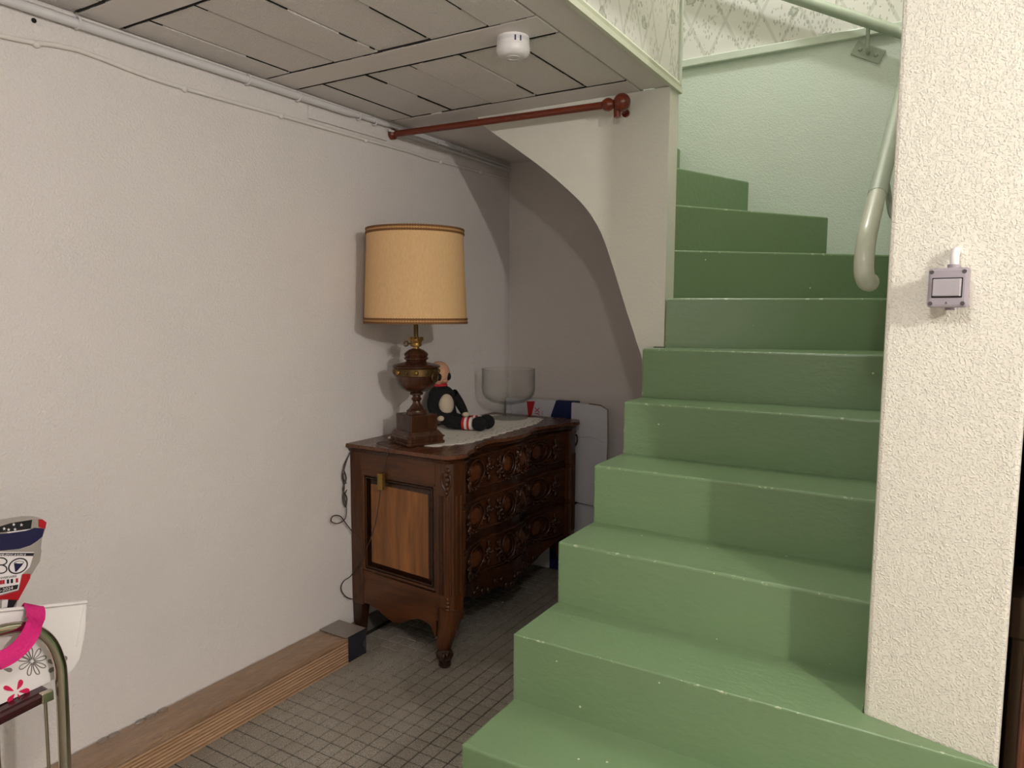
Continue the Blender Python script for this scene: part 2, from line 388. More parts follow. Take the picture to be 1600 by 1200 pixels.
# rest of the room, out of frame
struct(MB().box(XW-.1, XMAX+.1, YMIN-.1, YMIN, 0, ZC+.1).build('wall_front', MW), 'white wall behind the viewer')
struct(MB().box(XMAX, XMAX+.1, YMIN, YB+.1, 0, ZC+.1).build('wall_far_right', MW), 'white wall on the far right')
struct(MB().box(.95, XMAX, 1.48, 1.58, 0, ZC+.1).build('wall_doorway', MW), 'white wall beside the door')
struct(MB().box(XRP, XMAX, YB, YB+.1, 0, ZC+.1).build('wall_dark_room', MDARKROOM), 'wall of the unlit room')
d = MB().box(.139, .95, 1.462, 1.50, .008, ZC-.02).build('door_1', MDOOR, bevel=.004); struct(d, 'brown wooden door standing ajar beside the wall end')
hnd = MB().tube([(.20, 1.462, 1.0), (.20, 1.42, 1.0), (.21, 1.41, 1.0), (.31, 1.41, 1.0)], .009, 8).build('door_handle', MSCREW, d, smooth=40)
struct(MB().box(XW, XW+.012, 2.0, YB, 0, .065).build('baseboard_left', MSKIRT, bevel=.002), 'grey skirting tiles at the foot of the left wall')

# ------------------------------------------------------------------ floor
TP, GX, GY = .0517, -1.4895, 1.5037
fl = MB().box(XW-.1, XMAX+.1, YMIN-.1, YB+.1, -.1, -.004).build('floor', MGROUT); struct(fl, 'floor of small speckled stoneware tiles with dark joints')
def vis(x, y):
    px, py = proj((x, y, 0))
    if not (0 < px < 1600 and 250 < py < 1215): return False
    if y > 3.0 or x < -1.845 and y < 1.99: return False
    edge = [(900, 870), (937, 868), (990, 803), (1095, 797), (1160, 719), (1300, 715)]
    e = 870
    for (a, b), (c, d_) in zip(edge[:-1], edge[1:]):
        if a <= py < c: e = b+(d_-b)*(py-a)/(c-a)
    return px < e+12
tiles = []; rest = []
for i in range(-10, 72):
    for j in range(-68, 34):
        x, y = GX+(i+.5)*TP, GY+(j+.5)*TP
        if x < XW+.026 or y > YB-.026 or x > XMAX or y < YMIN: continue
        (tiles if vis(x, y) else rest).append((x, y))
tiles.sort(key=lambda p: p[0]**2+p[1]**2)
rest += tiles[300:]; tiles = tiles[:300]
hh = TP/2-.0020
def tile_geo(b, x, y, z):
    c = .0012
    b.frustum([(x-hh, y-hh, -.006), (x+hh, y-hh, -.006), (x+hh, y+hh, -.006), (x-hh, y+hh, -.006)],
              [(x-hh, y-hh, z-c), (x+hh, y-hh, z-c), (x+hh, y+hh, z-c), (x-hh, y+hh, z-c)])
    b.frustum([(x-hh, y-hh, z-c), (x+hh, y-hh, z-c), (x+hh, y+hh, z-c), (x-hh, y+hh, z-c)],
              [(x-hh+c, y-hh+c, z), (x+hh-c, y-hh+c, z), (x+hh-c, y+hh-c, z), (x-hh+c, y+hh-c, z)])
t0 = MB(); tile_geo(t0, 0, 0, 0); first = t0.build('tile', MTILE, fl); tm = first.data
for k, (x, y) in enumerate(tiles):
    o = first if k == 0 else first.copy()
    if k: COL.objects.link(o); o.parent = fl
    o.location = (x, y, random.uniform(-.0008, 0))
rb = MB()
for x, y in rest: tile_geo(rb, x, y, random.uniform(-.0008, 0))
ro = rb.build('tile_field', MTILE, fl); ro['kind'] = 'stuff'

# ------------------------------------------------------------------ ceiling of beams and hollow blocks
ce = MB().box(XW, XE-.01, YMIN, YW+.09, ZC+.03, ZC+.14).box(XW, -1.5, YW+.09, YB, ZC+.03, ZC+.14).build('ceiling', MGAP); struct(ce, 'low ceiling of painted concrete beams and hollow blocks')
beams = [(.48, .60), (1.091, 1.210), (1.703, 1.8315), (2.315, 2.47)]
XRIM = -.955
for a, b in beams:
    MB().box(XW, XRIM-.004, a+.003, b-.003, ZC, ZC+.05).build('beam', MCEILS, ce, bevel=.003)
MB().box(XRIM, XE-.001, YMIN, YW-.001, ZC, ZC+.05).build('rim_beam', MCEILS, ce, bevel=.004)
MB().box(XW, -1.5, 2.473, YB, ZC, ZC+.05).build('alcove_slab', MCEILS, ce)
jx = [XW, -1.858, -1.668, -1.486, -1.298, -1.105, XRIM-.004]
for (a0, a), (b, b1) in zip(beams[:-1], beams[1:]):
    for x0, x1 in zip(jx[:-1], jx[1:]):
        dz = random.uniform(0, .004)
        g1, g2 = random.uniform(.0010, .0042), random.uniform(.0010, .0042)
        MB().box(x0+g1, x1-g2, a+random.uniform(.005, .010), b-random.uniform(.002, .006), ZC+dz, ZC+.05).build('block', MCEIL, ce, bevel=.0025)
for (a0, a), (b, b1) in zip(beams[:-1], beams[1:]):
    for yy, full in ((a+.003, .95), (b-.003, .8)):
        x = XW+.02; jb = MB(); keep = 1
        while x < XRIM-.03:
            L = random.uniform(.012, .05)
            if random.random() < .12: keep = random.random() < full
            if keep: jb.box(x, min(x+L+.001, XRIM-.006), yy-random.uniform(.001, .0035), yy+random.uniform(.001, .004), ZC+.0005, ZC+.02)
            x += L
        jb.build('dark_joint_strip', MGAP, ce)  # near-black filler strips stand in for dirt and shade in the cracks
    for x in jx[1:-1]:
        y = a+.006; jb = MB().box(x-.0006, x+.0006, y, y+.04, ZC+.001, ZC+.02); keep = random.random() < .6
        while y < b-.03:
            L = random.uniform(.010, .035)
            if random.random() < .16: keep = random.random() < .6
            if keep: jb.box(x-random.uniform(.0003, .0018), x+random.uniform(.0003, .0018), y, min(y+L+.001, b-.006), ZC+.001, ZC+.02)
            y += L
        jb.build('dark_joint_strip', MGAP, ce)  # same dark filler, crack shade put into its colour
MB().box(XW, XRIM-.004, YMIN, .478, ZC, ZC+.05).build('plain_slab', MCEILS, ce)
struct(MB().box(XE, XMAX, YMIN, 1.25, ZC, ZC+.1).build('ceiling_room', MCEILS), 'smooth ceiling over the rest of the room')
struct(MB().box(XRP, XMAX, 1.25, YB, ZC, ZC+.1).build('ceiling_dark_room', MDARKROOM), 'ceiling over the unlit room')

# ------------------------------------------------------------------ staircase
st = thing('staircase', (-.5, 1.2, 0), 'glossy green painted concrete staircase winding up to the left', 'staircase')
R_ = .1694
zt = [0, .170, .3405, .508, .6785, .850, 1.017, 1.181, 1.352, 1.5245, 1.694, 1.8633, 2.0327, 2.20]
# nosing lines: left end, right end (index = step number counted from the floor)
NL = {1: ((-.887, 1.025), (.112, 1.025)), 2: ((-.887, 1.258), (.112, 1.258)), 3: ((-.887, 1.484), (.112, 1.472)), 4: ((-.887, 1.718), (XR, 1.70)),
      5: ((-.887, 1.945), (XR, 1.934)), 6: ((-.887, 2.165), (XR, 2.162)), 7: ((-.887, 2.32), (XR, 2.392)), 8: ((-.852, 2.437), (XR, 2.68)),
      9: ((-.862, 2.545), (XR, 3.22)), 10: ((-.93, 2.545), (-.452, 3.252)), 11: ((-1.045, 2.53), (-.775, 3.252)), 12: ((-1.16, 2.53), (-1.082, 3.252)), 13: ((-1.42, 2.53), (-1.46, 3.252))}
def step(k, poly, z0):
    b = MB().prism(poly, 2, z0, zt[k]); return b.build('step', MSTAIR, st, bevel=.007, seg=3)
for k in range(1, 13):
    L, R = NL[k]; L2, R2 = NL[k+1]
    z0 = 0
    if k <= 6: z0 = max(0, zt[k]-.36) if k > 2 else 0
    poly = [L, R, R2, L2]
    if k == 3: poly = [L, R, (.112, 1.479), (XR-.002, 1.545), (XR, 1.705), (-.887, 1.73)]
    elif k < 3: poly = [L, R, (R2[0], R2[1]+.01), (L2[0], L2[1]+.01)]
    elif k < 7: poly = [L, R, (R2[0], R2[1]+.01), (L2[0], L2[1]+.01)]
    if k == 7: poly = [L, R, (XR, 2.70), (-.86, 2.52), (-.887, 2.52)]; z0 = 1.0
    if k == 8: poly = [L, R, (XR, 3.23), (-.862, 2.56)]; z0 = 1.10
    if k == 9: poly = [L, R, (XR, 3.252), R2, L2]; z0 = 1.25
    if k == 10: z0 = 1.50
    if k == 11: z0 = 1.68
    if k == 12: z0 = 1.915
    if k in (3, 4, 5, 6): z0 = 0
    step(k, poly, z0)

# ------------------------------------------------------------------ handrail
hr = thing('handrail', (XR, 1.8, 1.4), 'pale green tubular handrail fixed along the stairwell walls', 'handrail')
pth = [(-1.25, 3.185, 2.895), (-.60, 3.185, 2.553), (-.24, 3.185, 2.362), (-.195, 3.178, 2.338), (-.176, 3.15, 2.318), (-.17, 3.11, 2.292), (-.17, 2.4, 1.842), (-.17, 1.98, 1.583)]
MB().tube(pth, .0215, 16).build('rail', MRAIL, hr, smooth=50)
endp = cat_rom([(-.17, 1.98, 1.583), (-.17, 1.85, 1.503), (-.1705, 1.80, 1.466), (-.171, 1.778, 1.425), (-.170, 1.776, 1.392), (-.165, 1.788, 1.373), (-.159, 1.803, 1.370)], 5)
MB().tube(endp, .0205, 16).build('rail_end', MRAILC, hr, smooth=50)
def bracket(c, u, v, n, stem_to):
    u, v, n, c = Vector(u).normalized(), Vector(v).normalized(), Vector(n), Vector(c)
    a, b = .058, .027
    q = [c+u*a+v*b, c-u*a+v*b, c-u*a-v*b, c+u*a-v*b]
    pl = MB().frustum(q, [p+n*.008 for p in q]).build('bracket_plate', MRAIL, hr, bevel=.003)
    for s in (-.032, .032):
        p = c+u*s+n*.008; MB().ell(p, (.008, .008, .008), 10, 6).build('screw', MRAIL, pl, smooth=60)
    P0 = c+n*.006; P3 = Vector(stem_to)
    MB().tube(cat_rom([P0, P0+n*.03, P0*.4+P3*.6+n*.012, P3], 5), .0075, 8).build('bracket_stem', MRAIL, hr, smooth=50)
bracket((-.336, YB-.011, 2.318), (.87, 0, -.46), (.46, 0, .87), (0, -1, 0), (-.335, 3.185, 2.405))
bracket((XR-.001, 2.12, 1.55), (0, .84, .53), (0, -.53, .84), (-1, 0, 0), (-.17, 2.14, 1.672))

# ------------------------------------------------------------------ light switch on the wall end
A = Vector((XR, 1.543, 0)); B = Vector((XRP, 1.481, 0)); U = (B-A).normalized(); N = Vector((U.y, -U.x, 0)); Z = Vector((0, 0, 1))
S0 = A+U*(((.004-A.x))/U.x); S0.z = 1.346
sw = thing('light_switch', S0, 'grey surface mounted rocker switch on the cream wall end', 'switch')
def fr(b, u0, u1, z0, z1, n0, n1, tap=0):
    q0 = [S0+U*a+Z*c+N*n0 for a, c in ((u0, z0), (u1, z0), (u1, z1), (u0, z1))]
    q1 = [S0+U*a+Z*c+N*n1 for a, c in ((u0+tap, z0+tap), (u1-tap, z0+tap), (u1-tap, z1-tap), (u0+tap, z1-tap))]
    return b.frustum(q0, q1)
fr(MB(), -.024, .0205, -.028, .031, 0, .036).build('back_box', MGREY, sw, bevel=.004)
fr(MB(), -.0315, .0315, -.034, .034, .036, .05).build('cover', MGREY, sw, bevel=.005)
fr(MB(), -.0235, .0235, -.017, .017, .0495, .0508).build('rocker_gap_shade', MGAP, sw)  # raised dark plate paints the shaded gap around the rocker
fr(MB(), -.0222, .0222, -.0152, .0155, .0495, .0555, .0008).build('rocker', MGREY2, sw, bevel=.0015)
for a in (-.025, .025):
    for c in (-.027, .027):
        p = S0+U*a+Z*c+N*.0495
        o = MB().tube([p, p+N*.0012], .0036, 10).build('screw', MSCREW, sw)
for c in (0,):
    p = S0-Z*.0275+N*.05; q = [p+U*-.0022, p+U*.0022, p+Z*.004]
    MB().frustum(q, [x+N*.0006 for x in q]).build('arrow_mark', MSCREW, sw)
p = S0+Z*.031+N*.018
MB().tube([p-Z*.004, p+Z*.010], .0105, 12).build('cable_gland', MGREY, sw, smooth=40)
MB().tube(cat_rom([p+Z*.008, p+Z*.026, p+Z*.034-N*.006, p+Z*.034-N*.022], 4), .0075, 10).build('cable', MWPL, sw, smooth=50)
p2 = S0-Z*.031+N*.018
MB().tube([p2+Z*.004, p2-Z*.007], .010, 12).build('cable_gland', MGREY, sw, smooth=40)

# ------------------------------------------------------------------ conduits on the left wall
cdt = thing('conduit_pipe', (XW, 2.0, 2.03), 'thick white painted conduit running under the ceiling edge', 'pipe')
xc = XW+.016
MB().tube([(xc, -1.0, 2.034), (xc, 1.0, 2.034), (xc, 2.05, 2.038), (xc, 2.10, 2.040)], .0125, 12).build('pipe', MPIPE, cdt, smooth=50)
MB().tube([(xc-.002, 2.09, 2.041), (xc-.002, 2.30, 2.043)], .0095, 12).build('pipe_sleeve', MPIPE, cdt, smooth=50)
MB().tube([(xc-.004, 2.28, 2.044), (xc-.004, 3.0, 2.038), (xc-.004, 3.23, 2.036)], .007, 10).build('thin_pipe', MPIPE, cdt, smooth=50)
MB().tube([(xc+.004, 2.30, 2.022), (xc+.004, 3.0, 2.020), (xc+.004, 3.225, 2.018)], .0055, 10).build('thin_pipe', MPIPE, cdt, smooth=50)
MB().tube([(XW+.01, -1.0, 2.053), (XW+.01, 1.05, 2.053), (XW+.010, 2.2, 2.054)], .004, 8).build('wire', MCABLE, cdt, smooth=50)
for y in (.55, 1.09, 1.62, 1.83, 2.13, 2.22, 2.62, 2.80):
    b = MB(); r_ = .0155 if y < 2.1 else .012
    b.tube([(xc+r_*math.cos(a), y, 2.037+r_*math.sin(a)) for a in [math.pi*(-.75+1.5*q/10) for q in range(11)]], .0035, 6)
    b.box(XW, XW+.014, y-.006, y+.006, 2.043, 2.056)
    b.build('clip', MPIPE, cdt, smooth=50)
cb = thing('surface_cable', (XW, 2.0, 1.96), 'thin painted cable clipped along the left wall below the conduit', 'cable')
MB().tube(cat_rom([(XW+.005, -.8, 1.95), (XW+.005, .6, 1.945), (XW+.005, .914, 1.951), (XW+.005, 1.05, 1.968), (XW+.005, 1.13, 1.970), (XW+.005, 1.346, 1.955), (XW+.005, 1.742, 1.958), (XW+.005, 2.16, 1.962), (XW+.005, 2.46, 1.966), (XW+.007, 2.56, 1.962), (XW+.004, 2.70, 1.966), (XW+.003, 3.25, 1.978)], 5), .0065, 8).build('cable', MCABLE, cb, smooth=50)
for y, z in ((.993, 1.958), (1.40, 1.955), (1.762, 1.959), (2.178, 1.962), (2.66, 1.965), (2.98, 1.972)):
    MB().ell((XW+.006, y, z-.003), (.010, .010, .009), 10, 6).build('clip', MCABLE, cb, smooth=60)
tk = thing('cable_trunking', (XW, 1.9, 1.99), 'short white trunking strip between conduit and cable', 'trunking')
MB().prism([(1.886, 2.022), (1.886, 1.977), (2.30, 1.981), (2.30, 1.995), (1.92, 1.990), (1.905, 2.020)], 0, XW, XW+.011).build('cover', MW, tk, bevel=.002)
MB().box(XW, XW+.004, 1.888, 2.29, 1.985, 2.02).build('base', MW, tk)
hk = MB().tube([(XW+.001, .992, 2.012), (XW+.004, .992, 2.012)], .006, 8).build('drill_hole_plug', MGAP); tag(hk, 'small dark wall plug at the upper left below the conduit', 'wall plug')

# ------------------------------------------------------------------ smoke detector
sd = thing('smoke_detector', (-1.086, 1.80, ZC), 'round white smoke detector on the ceiling beam', 'smoke detector')
c0 = (-1.086, 1.80)
MB().lathe([(.0445, ZC), (.0455, ZC-.012), (.0455, ZC-.026)][::-1], c0, 40).build('base', MWPL, sd, smooth=40)
MB().lathe([(.0458, ZC-.016), (.0458, ZC-.006)], c0, 40, False).build('slot_band', MPIPE, sd, smooth=40)
MB().lathe([(.0, ZC-.054), (.032, ZC-.053), (.043, ZC-.047), (.047, ZC-.038), (.047, ZC-.026), (.044, ZC-.024)], c0, 40, False).build('cap', MWPL, sd, smooth=40)
MB().tube([(c0[0]+.018*math.cos(a), c0[1]+.018*math.sin(a), ZC-.0537) for a in [2*math.pi*k/24 for k in range(24)]], .001, 6, True).build('test_button_ring', MPIPE, sd, smooth=60)
for k, a in enumerate((-.95, -.62)):
    p = [(c0[0]+.0462*math.cos(a+q*.09), c0[1]+.0462*math.sin(a+q*.09), z) for z in (ZC-.022, ZC-.008) for q in (0, 1)]
    MB().add(p+[(x*1.0+.0005*math.cos(a), y+.0005*math.sin(a), z) for x, y, z in p], [(0, 1, 3, 2), (4, 5, 7, 6), (0, 1, 5, 4), (2, 3, 7, 6)]).build('label_mark', MNAVY, sd)

# ------------------------------------------------------------------ curtain rod
ROD_Z = 2.012
cr = thing('curtain_rod', (-1.5, 2.38, 2.0), 'reddish brown wooden curtain rod with ball finial under the ceiling', 'curtain rod')
P0, P1 = Vector((XW+.004, 2.335, 2.014)), Vector((-1.030, 2.345, 2.003))
MB().tube([P0, P1], .0125, 16).build('rod', MROD, cr, smooth=50)
MB().tube([P0+Vector((-.003, 0, 0)), P0+Vector((.012, 0, 0)), P0+Vector((.02, 0, 0))], [.021, .021, .014], 20).build('wall_socket', MROD, cr, smooth=40)
MB().tube([P1+Vector((x, 0, 0)) for x in (-.026, -.022, -.014, -.006, .002, .010, .016)], [.013, .018, .021, .0225, .020, .014, .013], 20).build('finial_collar', MROD, cr, smooth=50)
MB().ell(P1+Vector((.042, .002, .002)), (.029, .029, .029), 24, 14).build('finial_ball', MROD, cr, smooth=60)
b = MB().tube([(P1.x+.022, 2.345, 2.003), (P1.x+.022, YW, 1.995)], .010, 12)
b.build('bracket_arm', MROD, cr, smooth=50)
MB().tube([(P1.x+.022, 2.356, 1.995), (P1.x+.022, 2.356, 1.960)], [.013, .012], 14).build('bracket_peg', MROD, cr, smooth=40)
MB().tube([(P1.x+.022, YW-.010, 1.99), (P1.x+.022, YW, 1.99)], .013, 18).build('bracket_rose', MROD, cr, smooth=40)

# ------------------------------------------------------------------ chest of drawers
Y0, Y1_, ZT = 2.066, 3.09, .792
YC = (Y0+Y1_)/2
cp = [(2.066, -1.505), (2.11, -1.49), (2.20, -1.52), (2.30, -1.558), (2.38, -1.574), (2.44, -1.562), (2.49, -1.538), (YC, -1.528)]
cp = cp+[(2*YC-y, x) for y, x in cp[:-1]][::-1]
def xf(y):
    y = max(cp[0][0], min(cp[-1][0], y))
    for (a, xa), (b, xb) in zip(cp[:-1], cp[1:]):
        if a <= y <= b:
            t = (y-a)/(b-a); t = t*t*(3-2*t); return xa+(xb-xa)*t
    return cp[-1][1]
def ys(a, b, n): return [a+(b-a)*i/n for i in range(n+1)]
dr = thing('chest_of_drawers', (-1.75, YC, 0), 'carved dark walnut chest of drawers with serpentine front against the wall', 'chest of drawers')
def slab(b, over, z0, z1, over1=None):
    o1 = over if over1 is None else over1
    def outline(o): return [(-1.982, Y0-o), (-1.515, Y0-o), (xf(Y0)+o*.6, Y0-o*.55)]+[(xf(y)+o, y) for y in ys(Y0+.03, Y1_-.03, 60)]+[(xf(Y1_)+o*.6, Y1_+o*.55), (-1.515, Y1_+o), (-1.982, Y1_+o)]
    b.frustum([(x, y, z0) for x, y in outline(over)], [(x, y, z1) for x, y in outline(o1)]); return b
t = slab(MB(), .024, .779, ZT, .020).build('top', MTOP, dr, smooth=30)
slab(MB(), .012, .772, .7795, .023).build('top_moulding', MWOODD, dr, smooth=30)
slab(MB(), .004, .760, .773, .011).build('top_moulding', MWOODY, dr, smooth=30)
# carcass (hidden core)
MB().prism([(-1.975, Y0+.03), (-1.60, Y0+.03), (-1.60, Y1_-.03), (-1.975, Y1_-.03)], 2, .26, .762).build('carcass', MCARC, dr)
# near and far sides
for s, ya, sg in (('near', Y0, 1), ('far', Y1_, -1)):
    f = lambda d: tuple(sorted((ya, ya+sg*d)))
    MB().box(-1.982, -1.922, *f(.035), .15, .761).build('back_stile', MWOOD, dr, bevel=.003)
    MB().box(-1.922, -1.568, *f(.030), .676, .761).build('top_rail', MWOODX, dr, bevel=.002)
    ap = [(-1.922, .292), (-1.568, .270), (-1.568, .11)]+[(x, z) for x, z in [(p.x, p.y) for p in cat_rom([(-1.575, .10, 0), (-1.592, .138, 0), (-1.625, .152, 0), (-1.66, .152, 0), (-1.70, .136, 0), (-1.735, .118, 0), (-1.77, .113, 0), (-1.81, .124, 0), (-1.85, .145, 0), (-1.89, .157, 0), (-1.922, .157, 0)], 4)]]
    MB().prism([(x, z) for x, z in ap], 1, *f(.030)).build('side_apron', MWOODX, dr, bevel=.003)
    MB().box(-1.922, -1.568, *sorted((ya+sg*.022, ya+sg*.032)), .27, .68).build('panel_back', MWOODD, dr)
    q0 = [(-1.905, .305), (-1.585, .290), (-1.585, .660), (-1.905, .664)]; q1 = [(-1.883, .330), (-1.607, .316), (-1.607, .634), (-1.883, .640)]
    MB().frustum([(x, ya+sg*.022, z) for x, z in q0], [(x, ya+sg*.0105, z) for x, z in q1]).build('panel_shadow_bevel', MWOODD, dr, bevel=.002)  # bevel in darker wood to paint the shadow gap round the panel
    MB().frustum([(x, ya+sg*.0105, z) for x, z in q1], [(x, ya+sg*.0085, z) for x, z in q1]).build('side_panel', MPANEL, dr)
    mo = [(-1.918, .297), (-1.573, .281), (-1.573, .671), (-1.918, .675)]
    for r_, ins in ((.006, 0), (.0035, .012)):
        P = [(-1.918+ins, ya+sg*.006, .297+ins), (-1.573-ins, ya+sg*.006, .281+ins), (-1.573-ins, ya+sg*.006, .671-ins), (-1.918+ins, ya+sg*.006, .675-ins)]
        b = MB()
        for i in range(4): b.tube([P[i], P[(i+1) % 4]], r_, 8)
        b.build('panel_moulding', MWOODD if r_ < .005 else MWOOD, dr, smooth=50)
    # corner post with canted face, flutes and carved leaf
    P = [(-1.568, ya), (-1.520, ya), (-1.497, ya+sg*.018), (-1.490, ya+sg*.070), (-1.568, ya+sg*.070)]
    MB().prism(P, 2, .165, .761).build('corner_post', MWOOD, dr, bevel=.003)
    for dx, dy in ((-1.553, .000), (-1.538, .000), (-1.523, .000), (-1.508, .0095), (-1.4945, .03), (-1.4905, .05)):
        MB().tube([(dx, ya+sg*dy, .27), (dx, ya+sg*dy, .64)], .0048, 8).build('flute', MWOODD if dx < -1.53 and dx > -1.55 else MWOOD, dr, smooth=50)
    lf = MB()
    for k in range(6):
        z = .735-.017*k; lf.ell((-1.517+.003*(-1)**k, ya+sg*.003, z), (.013-.001*k, .008, .010), 10, 6)
    for k in (-1, 1): lf.tube(cat_rom([(-1.517+k*.006, ya+sg*.002, .66), (-1.517+k*.020, ya, .69), (-1.517+k*.016, ya-sg*.001, .72), (-1.517+k*.006, ya, .715)], 4), .004, 6)
    lf.build('leaf_carving', MWOOD, dr, smooth=60)
    lf = MB()
    for k in range(4): lf.ell((-1.517, ya+sg*.004, .215+.014*k), (.012-.002*abs(k-1), .008, .009), 10, 6)
    lf.build('leaf_carving', MWOOD, dr, smooth=60)
    # front cabriole leg
    P = cat_rom([(-1.527, ya+sg*.035, .215), (-1.530, ya+sg*.030, .17), (-1.536, ya+sg*.022, .12), (-1.541, ya+sg*.016, .075), (-1.540, ya+sg*.012, .045), (-1.534, ya+sg*.008, .03)], 5)
    lgm = MB().tube(P, [.048-.026*min(1, i/(len(P)-6)) for i in range(len(P))], 16).build('leg', MWOOD, dr, smooth=60)
    b = MB().ell((-1.532, ya+sg*.006, .045), (.033, .032, .026), 20, 12)
    for k in (-1, 0, 1): b.ell((-1.512+.004*(1-abs(k)), ya-sg*.014+k*.014, .05), (.012, .012, .018), 10, 8)
    b.build('scroll_foot', MWOODD, lgm, smooth=60)
    MB().lathe([(.020, 0), (.024, .006), (.022, .022)], (-1.532, ya+sg*.006), 20).build('foot_pad', MWOODD, lgm, smooth=40)
    MB().frustum([(-1.978, ya+sg*.004, 0), (-1.945, ya+sg*.004, 0), (-1.945, ya+sg*.04, 0), (-1.978, ya+sg*.04, 0)], [(-1.982, ya, .2), (-1.925, ya, .2), (-1.925, ya+sg*.05, .2), (-1.982, ya+sg*.05, .2)]).build('leg', MWOODD, dr, bevel=.003)
# front: rails and drawers following the serpentine
def strip(b, ya, yb, zlo, zhi, off, th, n=48):
    zl = zlo if callable(zlo) else (lambda y: zlo); zh = zhi if callable(zhi) else (lambda y: zhi)
    Y = ys(ya, yb, n); vs_ = []
    for y in Y:
        x = xf(y)+off; vs_ += [(x, y, zl(y)), (x, y, zh(y)), (x-th, y, zh(y)), (x-th, y, zl(y))]
    fs = []
    for i in range(n):
        for k in range(4): fs.append((i*4+k, i*4+(k+1) % 4, i*4+4+(k+1) % 4, i*4+4+k))
    fs += [(0, 1, 2, 3), (n*4+3, n*4+2, n*4+1, n*4)]
    return b.add(vs_, fs)
yA, yB = Y0+.073, Y1_-.073
strip(MB(), yA-.01, yB+.01, .24, .761, -.026, .02).build('front_frame', MWOODD, dr, smooth=30)
def sp(y, z, off): return (xf(y)+off, y, z)
def carve(d, yc, zc, w, h, sg=1):
    O = -.004
    b = MB()
    b.tube([sp(yc+w*.42*math.cos(a), zc+h*.40*math.sin(a), O+.004) for a in [2*math.pi*k/26 for k in range(26)]], .0045, 6, True)
    b.tube([sp(yc+w*.30*math.cos(a), zc+h*.29*math.sin(a), O+.002) for a in [2*math.pi*k/22 for k in range(22)]], .0025, 6, True)
    b.build('cartouche', MWOODY, d, smooth=60)
    b = MB(); b.ell(sp(yc, zc, O-.004), (.007, w*.27, h*.25), 16, 8); b.build('medallion', MMED, d, smooth=60)
    b = MB()
    for s in (-1, 1):
        for q in (-1, 1):
            P = [sp(yc+s*w*(.46+.13*t+.05*math.sin(5*t)), zc+q*h*(.05+.30*t), O+.004) for t in ys(0, 1, 6)]
            c = P[-1]; P += [(sp(yc+s*w*(.56+.05*math.cos(a)*(1-a/9)), zc+q*h*(.30+.07*math.sin(a)*(1-a/9)), O+.005)) for a in ys(1.5, 6.5, 9)]
            b.tube(P, [.0065-.0035*i/len(P) for i in range(len(P))], 6)
            b.ell(sp(yc+s*w*.52, zc+q*h*.12, O+.004), (.006, .010, .007), 8, 6)
            b.ell(sp(yc+s*w*.60, zc+q*h*.20, O+.003), (.005, .008, .011), 8, 6)
        for k in range(4): b.ell(sp(yc+s*w*(.50+.06*k), zc+h*.03*(k % 2), O+.005), (.006, .007, .006), 8, 6)
    for k in range(7):
        a = math.pi*(1.15+.7*k/6); b.ell(sp(yc+w*.48*math.cos(a), zc+h*.47*math.sin(a), O+.004), (.005, .008, .006), 8, 6)
    b.build('scroll_carving', MWOODY, d, smooth=60)
for z0, z1 in ((.598, .748), (.424, .576), (.246, .402)):
    wav = lambda y, s: .010*math.cos((y-YC)*2*math.pi/.42)*s
    d = strip(MB(), yA+.012, yB-.012, lambda y: z0+.006+wav(y, 1)*.7, lambda y: z1-.006+wav(y, 1)*.7, -.012, .02).build('drawer', MWOODY, dr, smooth=30)
    for ztop in (0, 1):
        b = MB(); P = [sp(y, (z1-.012 if ztop else z0+.012)+wav(y, 1)*.7, -.009) for y in ys(yA+.015, yB-.015, 50)]
        b.tube(P, .0048, 6); b.build('drawer_bead', MWOODY, d, smooth=60)
    for y in (yA+.004, yB-.004):
        MB().box(xf(y)-.02, xf(y)+.006, y-.010, y+.010, z0, z1).build('drawer_end', MWOOD, d, bevel=.002)
    zc, h = (z0+z1)/2, z1-z0
    carve(d, 2.325, zc-.002, .175, h*.88); carve(d, 2*YC-2.325, zc-.002, .175, h*.88)
    carve(d, YC-.052, zc+.004, .10, h*.88); carve(d, YC+.072, zc+.004, .10, h*.88)
apz = lambda y: .165+.045*math.cos((y-YC)*2*math.pi/.40)*(-1 if abs(y-YC) < .1 else 1)*.6+.05*(abs(y-YC)/.45)**2
fa = strip(MB(), yA, yB, apz, .247, -.016, .022).build('front_apron', MWOODY, dr, smooth=30)
b = MB()
for k in range(16):
    y = YC+(k-7.5)*.032; b.ell(sp(y, apz(y)+.022+.014*math.sin(k*1.7), -.012), (.010, .016, .013), 10, 6)
b.build('leaf_carving', MWOODD, fa, smooth=60)

# ------------------------------------------------------------------ doily on the chest
yd0, yd1 = 2.17, 3.03
def doily():
    pts = []
    def edge(a, b, n, amp):
        a, b = Vector(a), Vector(b); t = (b-a).normalized(); nn = Vector((t.y, -t.x))
        for i in range(n*6):
            q = i/(n*6); pts.append(a+(b-a)*q+nn*amp*abs(math.sin(math.pi*q*n)))
    edge((-1.93, yd0+.06), (-1.66, yd0), 5, .012); edge((-1.66, yd0), (-1.59, 2.30), 3, .012)
    edge((-1.59, 2.30), (-1.61, 2.86), 9, .013); edge((-1.61, 2.86), (-1.66, yd1), 4, .016)
    edge((-1.66, yd1), (-1.93, yd1-.02), 4, .012); edge((-1.93, yd1-.02), (-1.93, yd0+.06), 10, .01)
    return [(p.x, p.y) for p in pts]
dl = MB().prism(doily(), 2, ZT+.0004, ZT+.0024).build('doily', MLINEN)
tag(dl, 'white lace edged runner spread over the chest top', 'doily')
